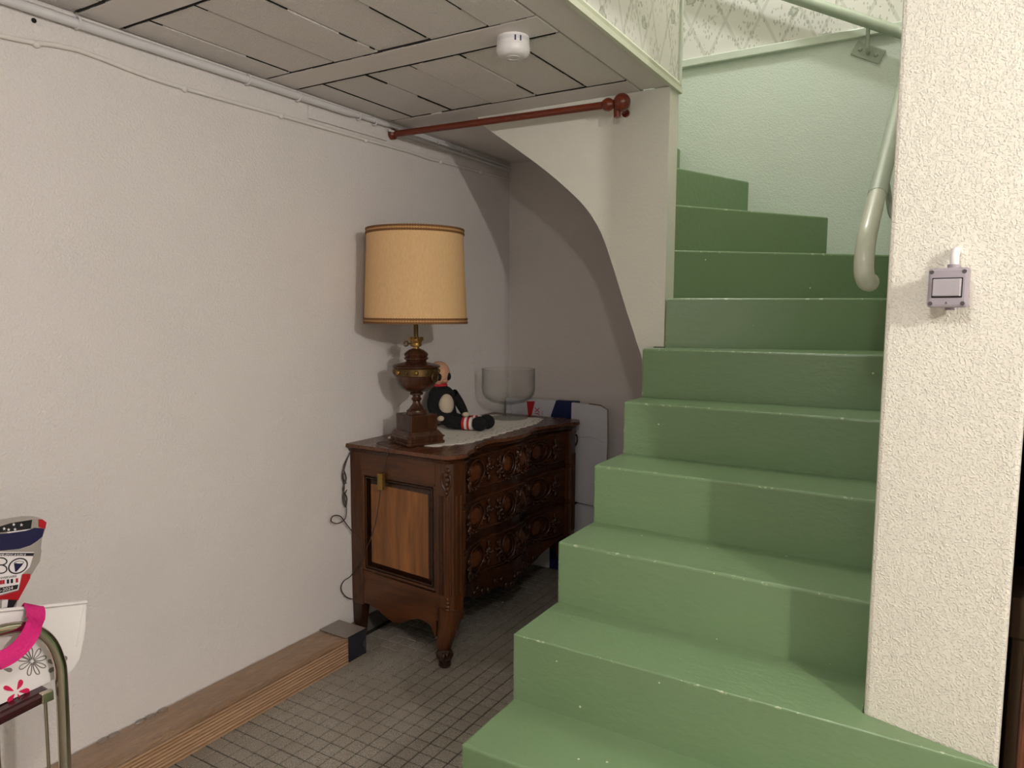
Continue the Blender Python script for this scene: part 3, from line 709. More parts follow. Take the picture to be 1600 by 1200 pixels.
for k in range(46):
    if k < 30: y = yd0+.12+k*.024; x = -1.628+.012*math.sin(k*1.3)+(-.02 if y > 2.86 else 0)
    else: y = random.uniform(2.3, 2.95); x = random.uniform(-1.72, -1.64)
    a = random.uniform(0, 3)
    P = [(x+.0055*math.cos(a+q)*(1 if q_ % 2 else .45), y+.0055*math.sin(a+q)*(1 if q_ % 2 else .45), ZT+.0024) for q_, q in enumerate([i*math.pi/3 for i in range(6)])]
    MB().frustum(P, [(x_, y_, z_+.0003) for x_, y_, z_ in P]).build('eyelet', MWOODD, dl)

# ------------------------------------------------------------------ table lamp
LX, LY = -1.762, 2.207
lp = thing('table_lamp', (LX, LY, ZT+.003), 'turned wood table lamp with brass fittings and beige drum shade', 'lamp')
ZL = ZT+.003
def sq(b, hs, z0, z1, hs1=None, cant=.25, rot=-.38):
    hs1 = hs if hs1 is None else hs1
    def ring(h, z):
        c = h*(1-cant); P = [(h, -c), (h, c), (c, h), (-c, h), (-h, c), (-h, -c), (-c, -h), (c, -h)]
        return [(LX+x*math.cos(rot)-y*math.sin(rot), LY+x*math.sin(rot)+y*math.cos(rot), z) for x, y in P]
    b.frustum(ring(hs, z0), ring(hs1, z1)); return b
b = MB(); sq(b, .083, ZL, ZL+.010, cant=.12); sq(b, .079, ZL+.010, ZL+.026, .079, cant=.12); sq(b, .084, ZL+.026, ZL+.031, .080, .12); sq(b, .078, ZL+.031, ZL+.050, .064, .12)
b.build('base', MLAMPW, lp, bevel=.0015)
sq(MB(), .0595, ZL+.048, ZL+.112, .0595, .06).build('plinth', MLAMPW, lp, bevel=.002)
MB().lathe([(.045, ZL+.112), (.040, ZL+.118), (.038, ZL+.126), (.030, ZL+.131), (.024, ZL+.140), (.016, ZL+.150), (.014, ZL+.160), (.019, ZL+.166), (.021, ZL+.171), (.016, ZL+.176), (.015, ZL+.182), (.026, ZL+.187), (.026, ZL+.192), (.021, ZL+.196), (.030, ZL+.201)], (LX, LY), 36).build('stem', MLAMPW, lp, smooth=40)
MB().lathe([(.020, .990), (.040, .995), (.058, 1.006), (.072, 1.022), (.080, 1.042), (.083, 1.056)], (LX, LY), 44).build('bowl', MLAMPW, lp, smooth=40)
MB().lathe([(.083, 1.056), (.0862, 1.058), (.0862, 1.084), (.083, 1.086)], (LX, LY), 44).build('brass_band', MBRASSD, lp, smooth=40)
bandm = [(LX+.0868*math.cos(a), LY+.0868*math.sin(a)) for a in [2*math.pi*k/14 for k in range(14)]]
for k, (x, y) in enumerate(bandm):
    MB().ell((x, y, 1.071), (.005, .005, .009) if k % 2 else (.009, .009, .010), 8, 6).build('band_stud', MBRASSD if k % 2 else MBRASS, lp, smooth=60)
MB().lathe([(.084, 1.085), (.092, 1.088), (.093, 1.093), (.085, 1.098), (.066, 1.102), (.044, 1.107), (.038, 1.112), (.041, 1.116), (.046, 1.119), (.047, 1.124), (.042, 1.128), (.045, 1.132), (.047, 1.137), (.044, 1.142), (.038, 1.148), (.028, 1.155), (.014, 1.160)], (LX, LY), 44).build('lid', MLAMPW, lp, smooth=40)
MB().lathe([(.012, 1.158), (.012, 1.166), (.020, 1.168), (.022, 1.176), (.020, 1.182), (.024, 1.188), (.024, 1.196), (.010, 1.196)], (LX, LY), 28).build('burner_collar', MBRASS, lp, smooth=40)
b = MB()
for k in range(10):
    a = 2*math.pi*k/10; b.box(LX+.0235*math.cos(a)-.003, LX+.0235*math.cos(a)+.003, LY+.0235*math.sin(a)-.003, LY+.0235*math.sin(a)+.003, 1.190, 1.204)
b.build('gallery_teeth', MBRASS, lp)
kd = -RT
kp = Vector((LX, LY, 1.178))
b = MB().tube([kp+kd*.02, kp+kd*.032], .003, 8); c = kp+kd*.039
b.tube([c+kd*.008*math.cos(a)+Z*.009*math.sin(a) for a in [2*math.pi*k/16 for k in range(16)]], .0028, 6, True); b.build('wick_knob', MBRASSD, lp, smooth=50)
MB().tube([(LX, LY, 1.19), (LX, LY, 1.29)], .0085, 14).build('pole', MBRASSD, lp, smooth=40)
hd = (RT*.80-FW*.60); hd.z = 0; hd.normalize(); hx = hd.cross(Z)
c = Vector((LX, LY, 1.066))+hd*.092
b = MB().tube([c-hd*.008, c+hd*.004], .012, 12); cc = c+hd*.006-Z*.012
b.tube([cc+hx*.0165*math.cos(a)+Z*.0165*math.sin(a) for a in [2*math.pi*k/20 for k in range(20)]], .0042, 8, True)
b.build('ring_handle', MBRASSD, lp, smooth=50)
# shade
RB, RTp, ZB, ZTp = .1955, .183, 1.256, 1.611
prof = [(RB, ZB), (RB-.004, ZB+.12), (RTp+.002, ZTp-.08), (RTp, ZTp)]
sh = MB().lathe(prof+[(RTp-.003, ZTp), (RB-.003, ZB)], (LX, LY), 64, False)
n_ = 64; k0 = 0; sh.f += [((len(prof)+1)*n_+k, (len(prof)+1)*n_+(k+1) % n_, (k+1) % n_, k) for k in range(n_)]
sho = sh.build('lamp_shade', MSHADE, lp, smooth=40)
for zc, r0 in ((ZB+.004, RB), (ZB+.017, RB-.0004), (ZTp-.003, RTp), (ZTp-.017, RTp+.0004)):
    b = MB(); n2 = 120
    for s in (0, 1):
        b.tube([(LX+(r0+.0015)*math.cos(2*math.pi*k/n2), LY+(r0+.0015)*math.sin(2*math.pi*k/n2), zc+.0035*math.sin(math.pi*(k+s))+.003*(1 if (k+s) % 2 else -1)) for k in range(n2)], .0022, 5, True)
    b.build('braid', MBRAID2, sho, smooth=60)
for z0, r0 in ((ZB, RB), (ZTp-.021, RTp)):
    MB().lathe([(r0+.0008, z0), (r0+.0012, z0+.021)], (LX, LY), 64, False).build('braid_band', MBRAID, sho, smooth=60)
b = MB()
for a in (0, 2.09, 4.19): b.tube([(LX, LY, 1.29), (LX+(RB-.005)*math.cos(a), LY+(RB-.005)*math.sin(a), 1.262)], .002, 6)
b.build('shade_spider', MBRASSD, sho)
# cord with inline switch
YF = Y0-.004
def cpt(x, y): return ax_(x, y, XW+.012) if x < 543 else ay_(x, y, YF-.004)

cp1 = [Vector((-1.842, 2.19, ZT+.008)), Vector((-1.855, 2.15, ZT+.005)), Vector((-1.865, 2.09, ZT+.005)), ay_(607, 699, Y0-.030), ay_(605, 712, Y0-.028), ay_(602, 728, YF-.006), ay_(598, 742, YF-.006), ay_(594, 770, YF-.004), ay_(590, 800, YF-.004), ay_(586, 820, YF-.004), ay_(578, 845, YF-.004), ay_(570, 862, YF-.004), ay_(562, 880, YF-.004), ay_(548, 900, YF-.004), ax_(537, 908, XW+.010), ax_(533, 920, XW+.010), ax_(540, 932, XW+.012), ay_(552, 936, YF-.004), ay_(562, 932, YF-.004)]
MB().tube(cat_rom(cp1, 5), .0021, 6).build('cord', MCORD, lp, smooth=60)
cp2 = [cpt(548, 705), cpt(541, 722), cpt(536, 745), cpt(543, 760), cpt(538, 775), cpt(541, 790), ax_(541, 805, XW+.02), ax_(536, 814, XW+.03), ax_(526, 818, XW+.03), ax_(517, 814, XW+.02), ax_(521, 806, XW+.02), ax_(532, 807, XW+.02), ax_(542, 820, XW+.02), ay_(553, 834, YF-.004), ay_(565, 850, YF-.004), ay_(568, 866, YF-.004), ay_(563, 888, YF-.004), ay_(567, 906, YF-.004), ay_(562, 925, YF-.004)]
MB().tube(cat_rom(cp2, 5), .0022, 6).build('cord', MCORD, lp, smooth=60)
cp3 = [cpt(545, 712), cpt(537, 730), cpt(541, 748), cpt(536, 765), cpt(542, 778), cpt(540, 792), cpt(536, 778), cpt(538, 760), cpt(535, 742), cpt(541, 720)]
MB().tube(cat_rom(cp3, 5), .0026, 6).build('cord_bundle', MCORD, lp, smooth=60)
c = ay_(597, 752, YF-.004)
swb = MB().box(c.x-.013, c.x+.013, YF-.018, YF, c.z-.032, c.z+.032).build('inline_switch', MBRASS, lp, bevel=.003)

# ------------------------------------------------------------------ footed glass bowl
GXc, GYc, ZG = -1.800, 2.955, ZT+.0026
gb = thing('glass_bowl', (GXc, GYc, ZG), 'footed clear glass trifle bowl on the runner', 'bowl')
MB().lathe([(.001, ZG+.010), (.014, ZG+.010), (.05, ZG+.0045), (.086, ZG+.0035), (.092, ZG+.002), (.092, ZG), (.001, ZG)], (GXc, GYc), 48, False).build('foot', MGLASS, gb, smooth=50)
MB().lathe([(.013, ZG+.008), (.011, ZG+.016), (.017, ZG+.022), (.020, ZG+.030), (.016, ZG+.038), (.011, ZG+.043), (.016, ZG+.050), (.012, ZG+.058), (.018, ZG+.064), (.03, ZG+.069)], (GXc, GYc), 32, False).build('stem', MGLASS, gb, smooth=50)
outer = [(.001, ZG+.068), (.04, ZG+.070), (.085, ZG+.080), (.110, ZG+.095), (.124, ZG+.116), (.128, ZG+.142), (.1275, ZG+.235)]
inner = [(.1245, ZG+.235), (.125, ZG+.142), (.120, ZG+.119), (.106, ZG+.099), (.083, ZG+.086), (.04, ZG+.077), (.001, ZG+.075)]
MB().lathe(outer+[(.126, ZG+.2365)]+inner, (GXc, GYc), 64, False).build('bowl', MGLASS, gb, smooth=50)

MB().tube([(GXc+.126*math.cos(2*math.pi*k/56), GYc+.126*math.sin(2*math.pi*k/56), ZG+.2365) for k in range(56)], .0018, 6, True).build('rim', MGLASS, gb, smooth=60)

# ------------------------------------------------------------------ soft doll sitting against the wall
DX, DY = -1.895, 2.545
dz = ZT+.0026
dd = thing('soft_doll', (DX, DY, dz), 'soft toy doll in black with striped socks sitting behind the lamp', 'toy')
# one continuous knitted body: trunk, arms and legs grown with a skin surface
import bmesh
def skin(name, verts, edges, rad, mat, parent, root=0, sub=2):
    me = bpy.data.meshes.new(name); o_ = ORG[parent.name]
    me.from_pydata([tuple(Vector(v)-o_) for v in verts], edges, [])
    ob = bpy.data.objects.new(name, me); COL.objects.link(ob); ob.parent = parent; ORG[ob.name] = o_
    mo = ob.modifiers.new('skin', 'SKIN'); mo.use_smooth_shade = True
    for i, sv in enumerate(me.skin_vertices[0].data): sv.radius = (rad[i], rad[i]) if not isinstance(rad[i], tuple) else rad[i]; sv.use_root = (i == root)
    s_ = ob.modifiers.new('sub', 'SUBSURF'); s_.levels = sub; s_.render_levels = sub
    me.materials.append(mat); return ob
V = [(DX, DY, dz+.052), (DX-.004, DY+.002, dz+.10), (DX-.010, DY+.004, dz+.15), (DX-.012, DY+.004, dz+.185),
     (DX+.0, DY-.045, dz+.155), (DX-.005, DY-.066, dz+.115), (DX+.015, DY-.075, dz+.075), (DX+.045, DY-.072, dz+.055),
     (DX+.025, DY+.045, dz+.155), (DX+.05, DY+.06, dz+.115), (DX+.085, DY+.05, dz+.075), (DX+.11, DY+.03, dz+.06),
     (DX+.05, DY-.022, dz+.036), (DX+.11, DY-.016, dz+.030), (DX+.15, DY-.005, dz+.030),
     (DX+.05, DY+.03, dz+.036), (DX+.11, DY+.045, dz+.034), (DX+.145, DY+.06, dz+.034)]
E_ = [(0, 1), (1, 2), (2, 3), (2, 4), (4, 5), (5, 6), (6, 7), (2, 8), (8, 9), (9, 10), (10, 11), (0, 12), (12, 13), (13, 14), (0, 15), (15, 16), (16, 17)]
Rr = [.050, .054, .043, .026, .026, .023, .020, .014, .026, .023, .020, .014, .032, .026, .022, .032, .026, .022]
body = skin('body', V, E_, Rr, MBLACK, dd)
hc = Vector((DX-.014, DY+.004, dz+.236))
hdm = MB().ell(hc, (.049, .050, .056), 24, 16).build('head', MFACE, dd, smooth=60)
fd = (CAM-hc); fd.z = 0; fd.normalize(); fdr = Vector((fd.x*math.cos(.55)-fd.y*math.sin(.55), fd.x*math.sin(.55)+fd.y*math.cos(.55), 0)); sd_ = fdr.cross(Z)
for s in (-1, 1):
    e = hc+fdr*.040+sd_*s*.024-Z*.010
    MB().ell(e, (.011, .011, .017), 12, 8).build('eye', MBLACK, hdm, smooth=60)
MB().ell(hc+fdr*.047-Z*.026, (.010, .010, .008), 10, 8).build('nose', MFACE, hdm, smooth=60)
MB().tube(cat_rom([hc+fdr*.043+sd_*s*.016-Z*(.036+.004*(1-abs(s))) for s in (-1, -.5, 0, .5, 1)], 3), .0016, 6).build('mouth', MRED, hdm, smooth=60)
b = MB()
for s in (-1, 1): b.ell(hc+sd_*s*.049-Z*.006, (.009, .012, .014), 10, 8)
b.build('ears', MFACE, hdm, smooth=60)
MB().lathe([(.025, dz+.180), (.036, dz+.184), (.034, dz+.192), (.024, dz+.194)], (DX-.012, DY+.004), 24).build('collar', MRED, dd, smooth=40)
MB().ell((DX+.036, DY-.014, dz+.105), (.032, .040, .048), 18, 12).build('belly', MBELLY, dd, smooth=60)
MB().ell((DX+.108, DY+.032, dz+.062), (.017, .016, .012), 12, 8).build('hand', MBELLY, dd, smooth=60)
MB().ell((DX+.050, DY-.072, dz+.053), (.016, .015, .012), 12, 8).build('hand', MBELLY, dd, smooth=60)
for (x0, y0, x1, y1) in ((.128, -.012, .175, .004), (.128, .052, .17, .07)):
    for k, mt in enumerate((MRED, MWHITE, MRED, MWHITE)):
        a = Vector((DX+x0+(x1-x0)*.22*k-.004, DY+y0+(y1-y0)*.22*k, dz+.031)); bb = Vector((DX+x0+(x1-x0)*.22*(k+1)-.004, DY+y0+(y1-y0)*.22*(k+1), dz+.031))
        MB().tube([a, bb], .0275, 16).build('sock_stripe', mt, dd, smooth=40)
    b = MB().ell((DX+x1+.020, DY+y1+.006, dz+.032), (.036, .030, .0315), 16, 12)
    b.build('shoe', MBLACK, dd, smooth=60)

# ------------------------------------------------------------------ cartons behind the chest
ca = thing('flattened_carton', (-1.76, 3.21, 0), 'white and blue carton with red print standing behind the chest', 'box')
MB().prism([(-1.955, 0), (-1.69, 0), (-1.69, .79), (-1.662, .866), (-1.955, .858)], 1, 3.185, 3.215).build('white_panel', MCARTON, ca, bevel=.002)
MB().prism([(-1.69, 0), (-1.545, 0), (-1.545, .868), (-1.662, .866), (-1.69, .79)], 1, 3.183, 3.215).build('blue_panel', MBLUE, ca, bevel=.002)
MB().box(-1.955, -1.545, 3.215, 3.24, 0, .845).build('back_panel', MKRAFT, ca, bevel=.002)
YP = 3.1845
q = [ay_(823, 627, YP), ay_(836, 627, YP), ay_(829, 655, YP), ay_(826, 655, YP)]
MB().frustum(q, [p-Vector((0, .0006, 0)) for p in q]).build('red_wedge', MREDP, ca)
q = [ay_(818, 613, YP), ay_(827, 613, YP), ay_(827, 621, YP), ay_(818, 621, YP)]
for o_, i_ in ((0, 1),):
    c = ay_(823, 630, YP)
p = ay_(843, 654, YP); text('lettering', 'UX', .040, (p.x, YP-.0004, p.z), (0, 0, 1), (-1, 0, 0), MREDP, ca)
p = ay_(848.5, 653, YP); text('lettering', 'AL 4 N', .012, (p.x, YP-.0004, p.z), (0, 0, 1), (-1, 0, 0), MREDP, ca)
cb_ = thing('white_box_panel', (-1.45, 3.14, .27), 'plain white cardboard panel with torn brown edge leaning behind the chest', 'box')
MB().prism([(-1.555, .385), (-1.365, .37), (-1.360, .70), (-1.363, .845), (-1.40, .862), (-1.55, .868)], 1, 3.130, 3.150).build('panel', MCARTON, cb_, bevel=.002)
MB().tube([(-1.364, 3.138, .37), (-1.3605, 3.138, .70), (-1.3635, 3.138, .845), (-1.40, 3.138, .864), (-1.46, 3.138, .868)], .003, 6).build('torn_edge', MKRAFT, cb_)
b = MB(); b.tube(cat_rom([(-1.55, 3.129, .72), (-1.50, 3.128, .705), (-1.45, 3.128, .71), (-1.37, 3.129, .69)], 4), .002, 6); b.build('crease', MCARTON, cb_, smooth=60)
cc_ = MB().prism([(-1.545, 0), (-1.40, 0), (-1.40, .37), (-1.52, .372), (-1.545, .355)], 1, 3.152, 3.182).build('low_white_box', MCARTON, bevel=.003); tag(cc_, 'low white box under the cardboard panel behind the chest', 'box')

# ------------------------------------------------------------------ pack of laminate boards wrapped in film
PX0, PX1, PY0, PY1 = XW+.002, -1.846, .862, 1.985
pk = thing('laminate_pack', ((PX0+PX1)/2, 1.4, 0), 'film wrapped pack of wood laminate boards on the floor along the wall', 'boards')
nb = 9; th = .0108
for k in range(nb):
    dx = random.uniform(-.002, .001)
    MB().prism([(PX0, .001+k*th), (PX1+dx, .001+k*th), (PX1+dx, .001+k*th+.0056), (PX1+dx-.004, .001+k*th+.0064), (PX1+dx-.014, .001+k*th+.0066), (PX1+dx-.014, .001+k*th+.0106), (PX0, .001+k*th+.0106)], 1, PY0+random.uniform(0, .004), PY1-random.uniform(0, .004)).build('board', MLAM if k % 2 else MLAM2, pk)
zt_ = .001+nb*th
# film with wrinkles
b = MB(); nx, ny = 10, 90; vs_ = []
for j in range(ny+1):
    y = PY0-.004+(PY1-PY0+.008)*j/ny
    for i in range(nx+1):
        if i <= 6: x = PX0+(PX1-PX0+.003)*i/6; z = zt_+.002+.0022*abs(math.sin(7*x*11+y*19+2*math.sin(y*7)))+.0015*random.random()
        else: x = PX1+.003+.001*random.random(); z = zt_*(1-(i-6)/(nx-6)*.14)
        vs_.append((x, y, z))
b.add(vs_, [(j*(nx+1)+i, j*(nx+1)+i+1, (j+1)*(nx+1)+i+1, (j+1)*(nx+1)+i) for j in range(ny) for i in range(nx)])
b.build('film', MFILM, pk, smooth=60)
b = MB()
for y in (1.06, 1.09, 1.17, 1.20, 1.24):
    b.ell((PX0+.012, y, zt_+.004), (.012, .018, .006), 10, 6)
b.build('film_scraps', MFILM, pk, smooth=60)
MB().prism([(PX0, zt_+.0045), (PX1+.006, zt_+.0045), (PX1+.006, .006), (PX1+.003, .006), (PX1+.003, zt_+.002), (PX0, zt_+.002)], 1, 1.895, PY1+.004).build('end_tape', MTAPE, pk, bevel=.002)
MB().box(PX0, PX1+.0035, 1.885, PY1+.005, zt_+.0045, zt_+.0062).build('end_film', plain('grey_film', (128, 118, 110), .3), pk, bevel=.001)
b = MB(); vs_ = []
for j in range(7):
    for i in range(7): vs_.append((PX1+.006+.004*i+.003*random.random(), PY1-.02+.014*j, .012+.06*(1-i/6)*(.6+.4*random.random())))
b.add(vs_, [(j*7+i, j*7+i+1, j*7+8+i, j*7+7+i) for j in range(6) for i in range(6)]); b.build('film_tail', MFILM, pk, smooth=60)

# ------------------------------------------------------------------ tubular chair at the left edge
XC = -1.55; XC2 = -1.86
chh = thing('tubular_chair', (-1.7, .6, 0), 'chrome tubular armchair with dark maroon seat at the left edge', 'chair')
for x in (XC, XC2):
    P = cat_rom([(x, .30, .672), (x, .55, .681), (x, .64, .681), (x, .695, .668), (x, .733, .632), (x, .752, .580), (x, .756, .52), (x, .752, .30), (x, .748, .0)], 5)
    MB().tube(P, .0118, 14).build('arm_tube', MCHROME, chh, smooth=60)
    MB().tube([(x, .30, .95), (x, .32, .672), (x, .33, .45), (x, .27, 0)], .0118, 14).build('back_leg', MCHROME, chh, smooth=60)
    MB().tube([(x-.006, .725, .505), (x-.006, .722, .02)], .0035, 8).build('brace_rod', MCHROME, chh, smooth=60)
    MB().box(x-.010, x+.004, .715, .738, .498, .520).build('brace_clip', MCHROME, chh, bevel=.002)
MB().prism([(.30, .455), (.735, .494), (.738, .520), (.30, .482)], 0, XC2+.005, XC-.005).build('seat', MSEAT, chh, bevel=.008)
MB().box(XC2, XC, .29, .312, .72, .94).build('backrest', MSEAT, chh, bevel=.008)

# tote bag on the seat
tb = thing('tote_bag', (-1.66, .6, .532), 'white woven tote with pink handles and flower print on the chair', 'bag')
XF = -1.585
def P(x, y, X=XF): return ax_(x, y, X)
def prism_x(pts, X, d): q = [Vector((X, p.y, p.z)) for p in pts]; return MB().frustum(q, [Vector((X+d, p.y, p.z)) for p in q])
fp = [P(135, 938), P(133, 985), P(124, 1030), P(112, 1048), P(80, 1073), P(60, 1082), P(-60, 1128), P(-260, 1170), P(-260, 945), P(-60, 950), P(0, 951), P(70, 945)]
fq = [Vector((XF, p.y, max(p.z, .487+.085*(p.y-.35)))) for p in fp]
# bag as a bulging pouch: front sheet, back sheet
bq = [Vector((XF-.11, p.y-.005, .512+(p.z-.512)*.55)) for p in fq]
n = len(fq); b = MB()
mid = [Vector((XF-.055, p.y+(.012 if p.y > .78 else 0), .512+(p.z-.512)*.8)) for p in fq]
open_ = {8, 9, 10, 11}
vv = [tuple(p) for p in fq]+[tuple(p) for p in mid]+[tuple(p) for p in bq]
fs = [tuple(range(n))[::-1], tuple(range(2*n, 3*n))]
for i in range(n):
    if i in open_: continue
    j = (i+1) % n; fs += [(i, j, n+j, n+i), (n+i, n+j, 2*n+j, 2*n+i)]
b.add(vv, fs); tbo = b.build('bag_body', MTOTE, tb)
sm = tbo.modifiers.new('solid', 'SOLIDIFY'); sm.thickness = .0015
rim = MB().tube([Vector((XF+.001, p.y, p.z-.004)) for p in (P(135, 938), P(70, 945), P(0, 951), P(-60, 950))], .0035, 6).build('rim_hem', MTOTE, tb, smooth=60)
for k, pts in enumerate(([(130, 945), (133, 950), (131, 985), (124, 1012), (119, 1010), (124, 975)],)):
    prism_x([P(*q) for q in pts], XF, .002).build('fold', MTOTE, tb)
def petal(cx, cy, a, L, Wd, mat, name, X=XF, ring=False):
    pts = []
    for k in range(14):
        t = 2*math.pi*k/14; u = L*(.5+.5*math.cos(t)); v = Wd*math.sin(t)*(.6+.4*math.cos(t-.3))
        pts.append(P(cx+u*math.cos(a)-v*math.sin(a), cy+u*math.sin(a)+v*math.cos(a), X))
    if ring: MB().tube([Vector((X+.0006, p.y, p.z)) for p in pts], .0011, 5, True).build(name, mat, tb)
    else: prism_x(pts, X, .0012).build(name, mat, tb)
for a in (-1.15, -.15, .95, 2.2, 3.5): petal(25+4*math.cos(a), 1081+4*math.sin(a), a, 17, 5.5, MFLOWER, 'pink_petal')
for a in (-2.5, -1.75, -1.0, -.3, .4, 1.1, 1.8, 2.6, 3.3): petal(50+3*math.cos(a), 1033+3*math.sin(a), a, 20, 4.5, MFGREY, 'grey_petal', ring=True)
for a in (-2.6, -1.2, .1): petal(2+3*math.cos(a), 1045+3*math.sin(a), a, 14, 5, MFGREY, 'grey_petal')
for a in (-2.7, -1.9, -.9, 2.6): petal(92+3*math.cos(a), 1040+3*math.sin(a), a, 16, 5, MFGREY, 'grey_petal')
# pink webbing handle draped over the arm tube
hp = cat_rom([P(-60, 1040, XC+.02), P(-15, 1036, XC+.022), P(15, 1024, XC+.026), P(38, 1004, XC+.026), P(52, 980, XC+.018), P(56, 958, XC-.01), P(52, 946, XF+.004), P(48, 947, XF-.01), P(44, 955, XF-.012)], 5)
b = MB(); wv = []
for i, p in enumerate(hp):
    t = (hp[min(i+1, len(hp)-1)]-hp[max(i-1, 0)]).normalized(); v = t.cross(Vector((1, 0, 0)));
    v = v.normalized() if v.length > .2 else Vector((0, 1, 0)); v = Vector((0, 1, -.25)).normalized()*.75+v*.25 if i > len(hp)*.55 else v
    v = v.normalized()
    if v.y < 0: v = -v
    for s in (-1, 1):
        for e in (0, 1): wv.append(p+v*.0185*s+Vector((.0022*e, 0, 0)))
m_ = len(hp); fs = []
for i in range(m_-1):
    a = i*4; c_ = a+4
    for k, j in ((0, 1), (1, 3), (3, 2), (2, 0)): fs.append((a+k, a+j, c_+j, c_+k))
fs += [(0, 1, 3, 2), ((m_-1)*4, (m_-1)*4+2, (m_-1)*4+3, (m_-1)*4+1)]
b.add(wv, fs); b.build('handle', MPINK, tb, smooth=50)

# printed flag pattern bag standing in the tote
XG = -1.655
fb = thing('flag_bag', (XG, .68, .55), 'red white and blue flag printed pouch with 80 lettering sticking out of the tote', 'bag')
def Q(x, y): return ax_(x, y, XG)
outl = [(73, 816), (71, 828), (66, 842), (64.5, 856), (65.5, 861), (63, 877), (55, 890), (47, 903), (38, 920), (28, 940), (22, 960), (14, 985), (-90, 1000), (-120, 835), (-40, 828), (0, 822), (18, 816), (50, 811), (66, 811)]
fo = [Q(*q) for q in outl]
cen = sum(fo, Vector())/len(fo)
bk = [Vector((XG-.045, p.y, p.z)) for p in fo]; md = [Vector((XG-.022, cen.y+(p.y-cen.y)*1.02, p.z)) for p in fo]
n = len(fo); b = MB(); b.add([tuple(p) for p in fo+md+bk], [tuple(range(n))[::-1], tuple(range(2*n, 3*n))]+[(i, (i+1) % n, n+(i+1) % n, n+i) for i in range(n)]+[(n+i, n+(i+1) % n, 2*n+(i+1) % n, 2*n+i) for i in range(n)])
b.build('pouch', MFOIL, fb, bevel=.002)
def pr(name, pts, mat, d=.0010): 
    q = [Q(*p) for p in pts]; MB().frustum(q, [p+Vector((d, 0, 0)) for p in q]).build(name, mat, fb)
pr('star_strip', [(-60, 828), (0, 822.5), (18, 817), (50, 812), (48, 826), (10, 831), (-60, 838)], MFBLK)
pr('red_corner', [(60, 811.5), (66, 811.5), (72.5, 816), (70.5, 826), (64, 825), (60, 823)], MFRED)
pr('mouth_edge', [(10, 831.5), (48, 826.5), (52, 825.5), (40, 829), (12, 833.2)], MFWHITE)
pr('navy_band', [(-60, 838), (10, 833.4), (40, 829.2), (54, 824.5), (69, 826), (66, 838), (58, 845), (47, 852), (30, 857.5), (0, 860.5), (-60, 860)], MFNAVY)
pr('white_panel', [(-60, 862), (53, 862.5), (46, 886), (33, 898), (28, 921), (0, 929), (-60, 940)], MFWHITE, .0014)
pr('text_band', [(-60, 864), (53, 863.8), (51, 868.6), (-60, 868)], MFBLK, .0018)
pr('red_field', [(35, 897), (47, 896.5), (47, 903), (38, 920), (28, 938), (4, 936), (0, 937), (-60, 946), (-60, 941), (0, 931), (29, 922.5)], MFRED)
pr('white_stripe', [(3, 938), (12, 936.5), (11, 948), (2, 950)], MFWHITE)
pr('dark_stripe', [(13, 937), (27, 937), (20, 950), (11, 950)], MFBLK)
pr('date_band', [(-60, 924), (0, 918), (28, 913), (26.5, 920), (0, 926.5), (-60, 934)], MFBLK, .0020)
for k, (x0, mt) in enumerate(((-12, MFNAVY), (-1, MFRED), (3, MFRED), (10, MFNAVY), (16, MFBLK), (20, MFWHITE), (24, MFRED))):
    pr('flag_print', [(x0, 906.5-.12*x0), (x0+3.6, 906-.12*x0), (x0+3.6, 912.5-.12*x0), (x0, 913-.12*x0)], mt, .0019)
for (x, y) in ((21, 819.5), (33, 820), (6, 826), (13, 827.5), (23, 827)):
    pr('star', [(x+(2.8 if k % 2 == 0 else 1.1)*math.sin(k*math.pi/5), y-(2.8 if k % 2 == 0 else 1.1)*math.cos(k*math.pi/5)) for k in range(10)], MFWHITE, .0016)
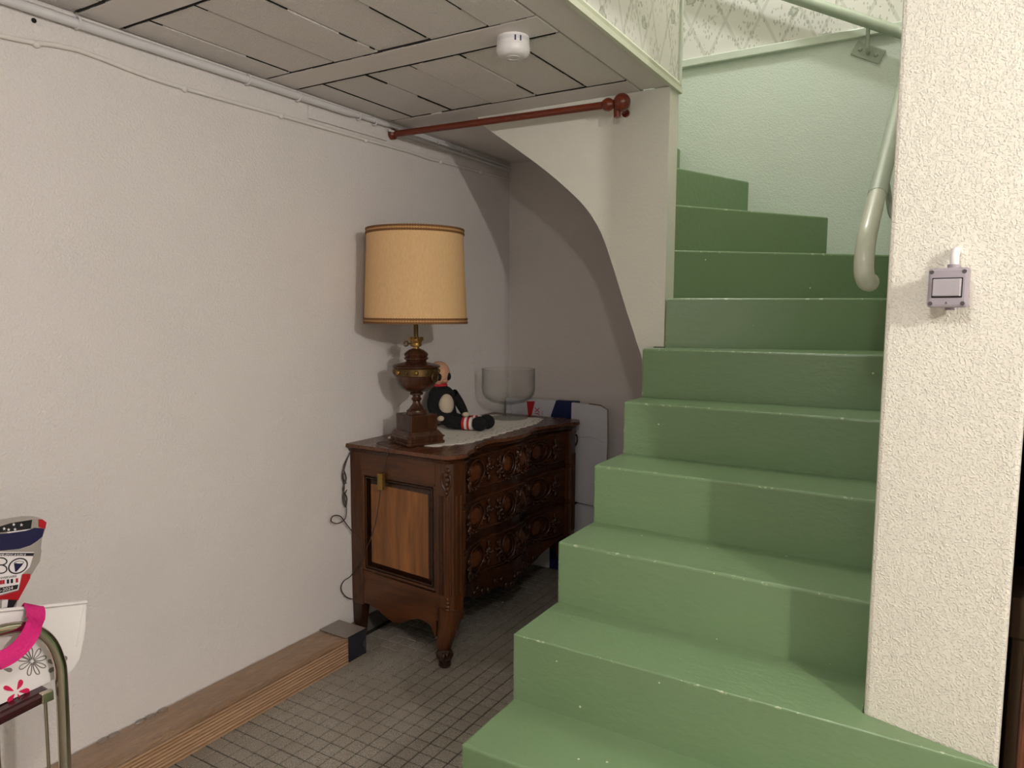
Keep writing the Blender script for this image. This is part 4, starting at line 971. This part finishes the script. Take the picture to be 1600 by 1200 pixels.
def ringp(name, cx, cy, rx, ry, r_, mat, tilt=0):
    pts = []
    for k in range(28):
        t = 2*math.pi*k/28; u, v = rx*math.cos(t), ry*math.sin(t); pts.append(Q(cx+u*math.cos(tilt)-v*math.sin(tilt), cy+u*math.sin(tilt)+v*math.cos(tilt))+Vector((.0018, 0, 0)))
    MB().tube(pts, r_, 6, True).build(name, mat, fb, smooth=60)
ringp('digit_eight', 1, 877, 9, 5.6, .0013, MFBLK); ringp('digit_eight', 0, 889, 10, 6.6, .0013, MFBLK)
ringp('digit_zero', 27.5, 884, 15.2, 10.8, .0014, MFBLK, -.45)
pr('cone_mark', [(21, 879), (37, 877.5), (34, 883), (25, 893), (23, 893)], MFNAVY, .0020)
pr('cone_top', [(23, 876.2), (30, 874.3), (36, 876), (36.5, 879), (29, 881), (22, 880)], MFWHITE, .0022)
ringp('cone_rim', 29.5, 878.6, 6.6, 2.0, .0008, MFBLK)
pts_o = Q(2, 925.2); px_ = Q(26, 919.8)-pts_o; up_ = Q(2, 918)-Q(2, 925.2)
o = Q(-4, 925.6)+Vector((.0024, 0, 0)); text('lettering', '5-2024', .0100, o, px_, px_.cross(Vector((-1, 0, 0))), MFWHITE, fb, .0002)
o = Q(-1, 868.2)+Vector((.0022, 0, 0)); px2 = Q(50, 867.8)-Q(0, 868); text('lettering', 'ME-EPOC-8 JUIN 8', .0062, o, px2, px2.cross(Vector((-1, 0, 0))), MFWHITE, fb, .0002)
o = Q(-2, 905)+Vector((.0020, 0, 0)); px3 = Q(30, 899)-Q(0, 903); text('lettering', 'NVERSAIRE', .0066, o, px3, px3.cross(Vector((-1, 0, 0))), MFBLK, fb, .0002)

# ------------------------------------------------------------------ something pale stored in the unlit room
bx_ = thing('storage_box', (.21, 1.68, 0), 'pale crate half hidden in the dark gap beside the door', 'box')
MB().box(.130, .45, 1.60, 1.80, 0, .70).build('body', MKRAFT, bx_, bevel=.004)
MB().box(.125, .455, 1.595, 1.805, .70, .78).build('lid', MKRAFT, bx_, bevel=.004)
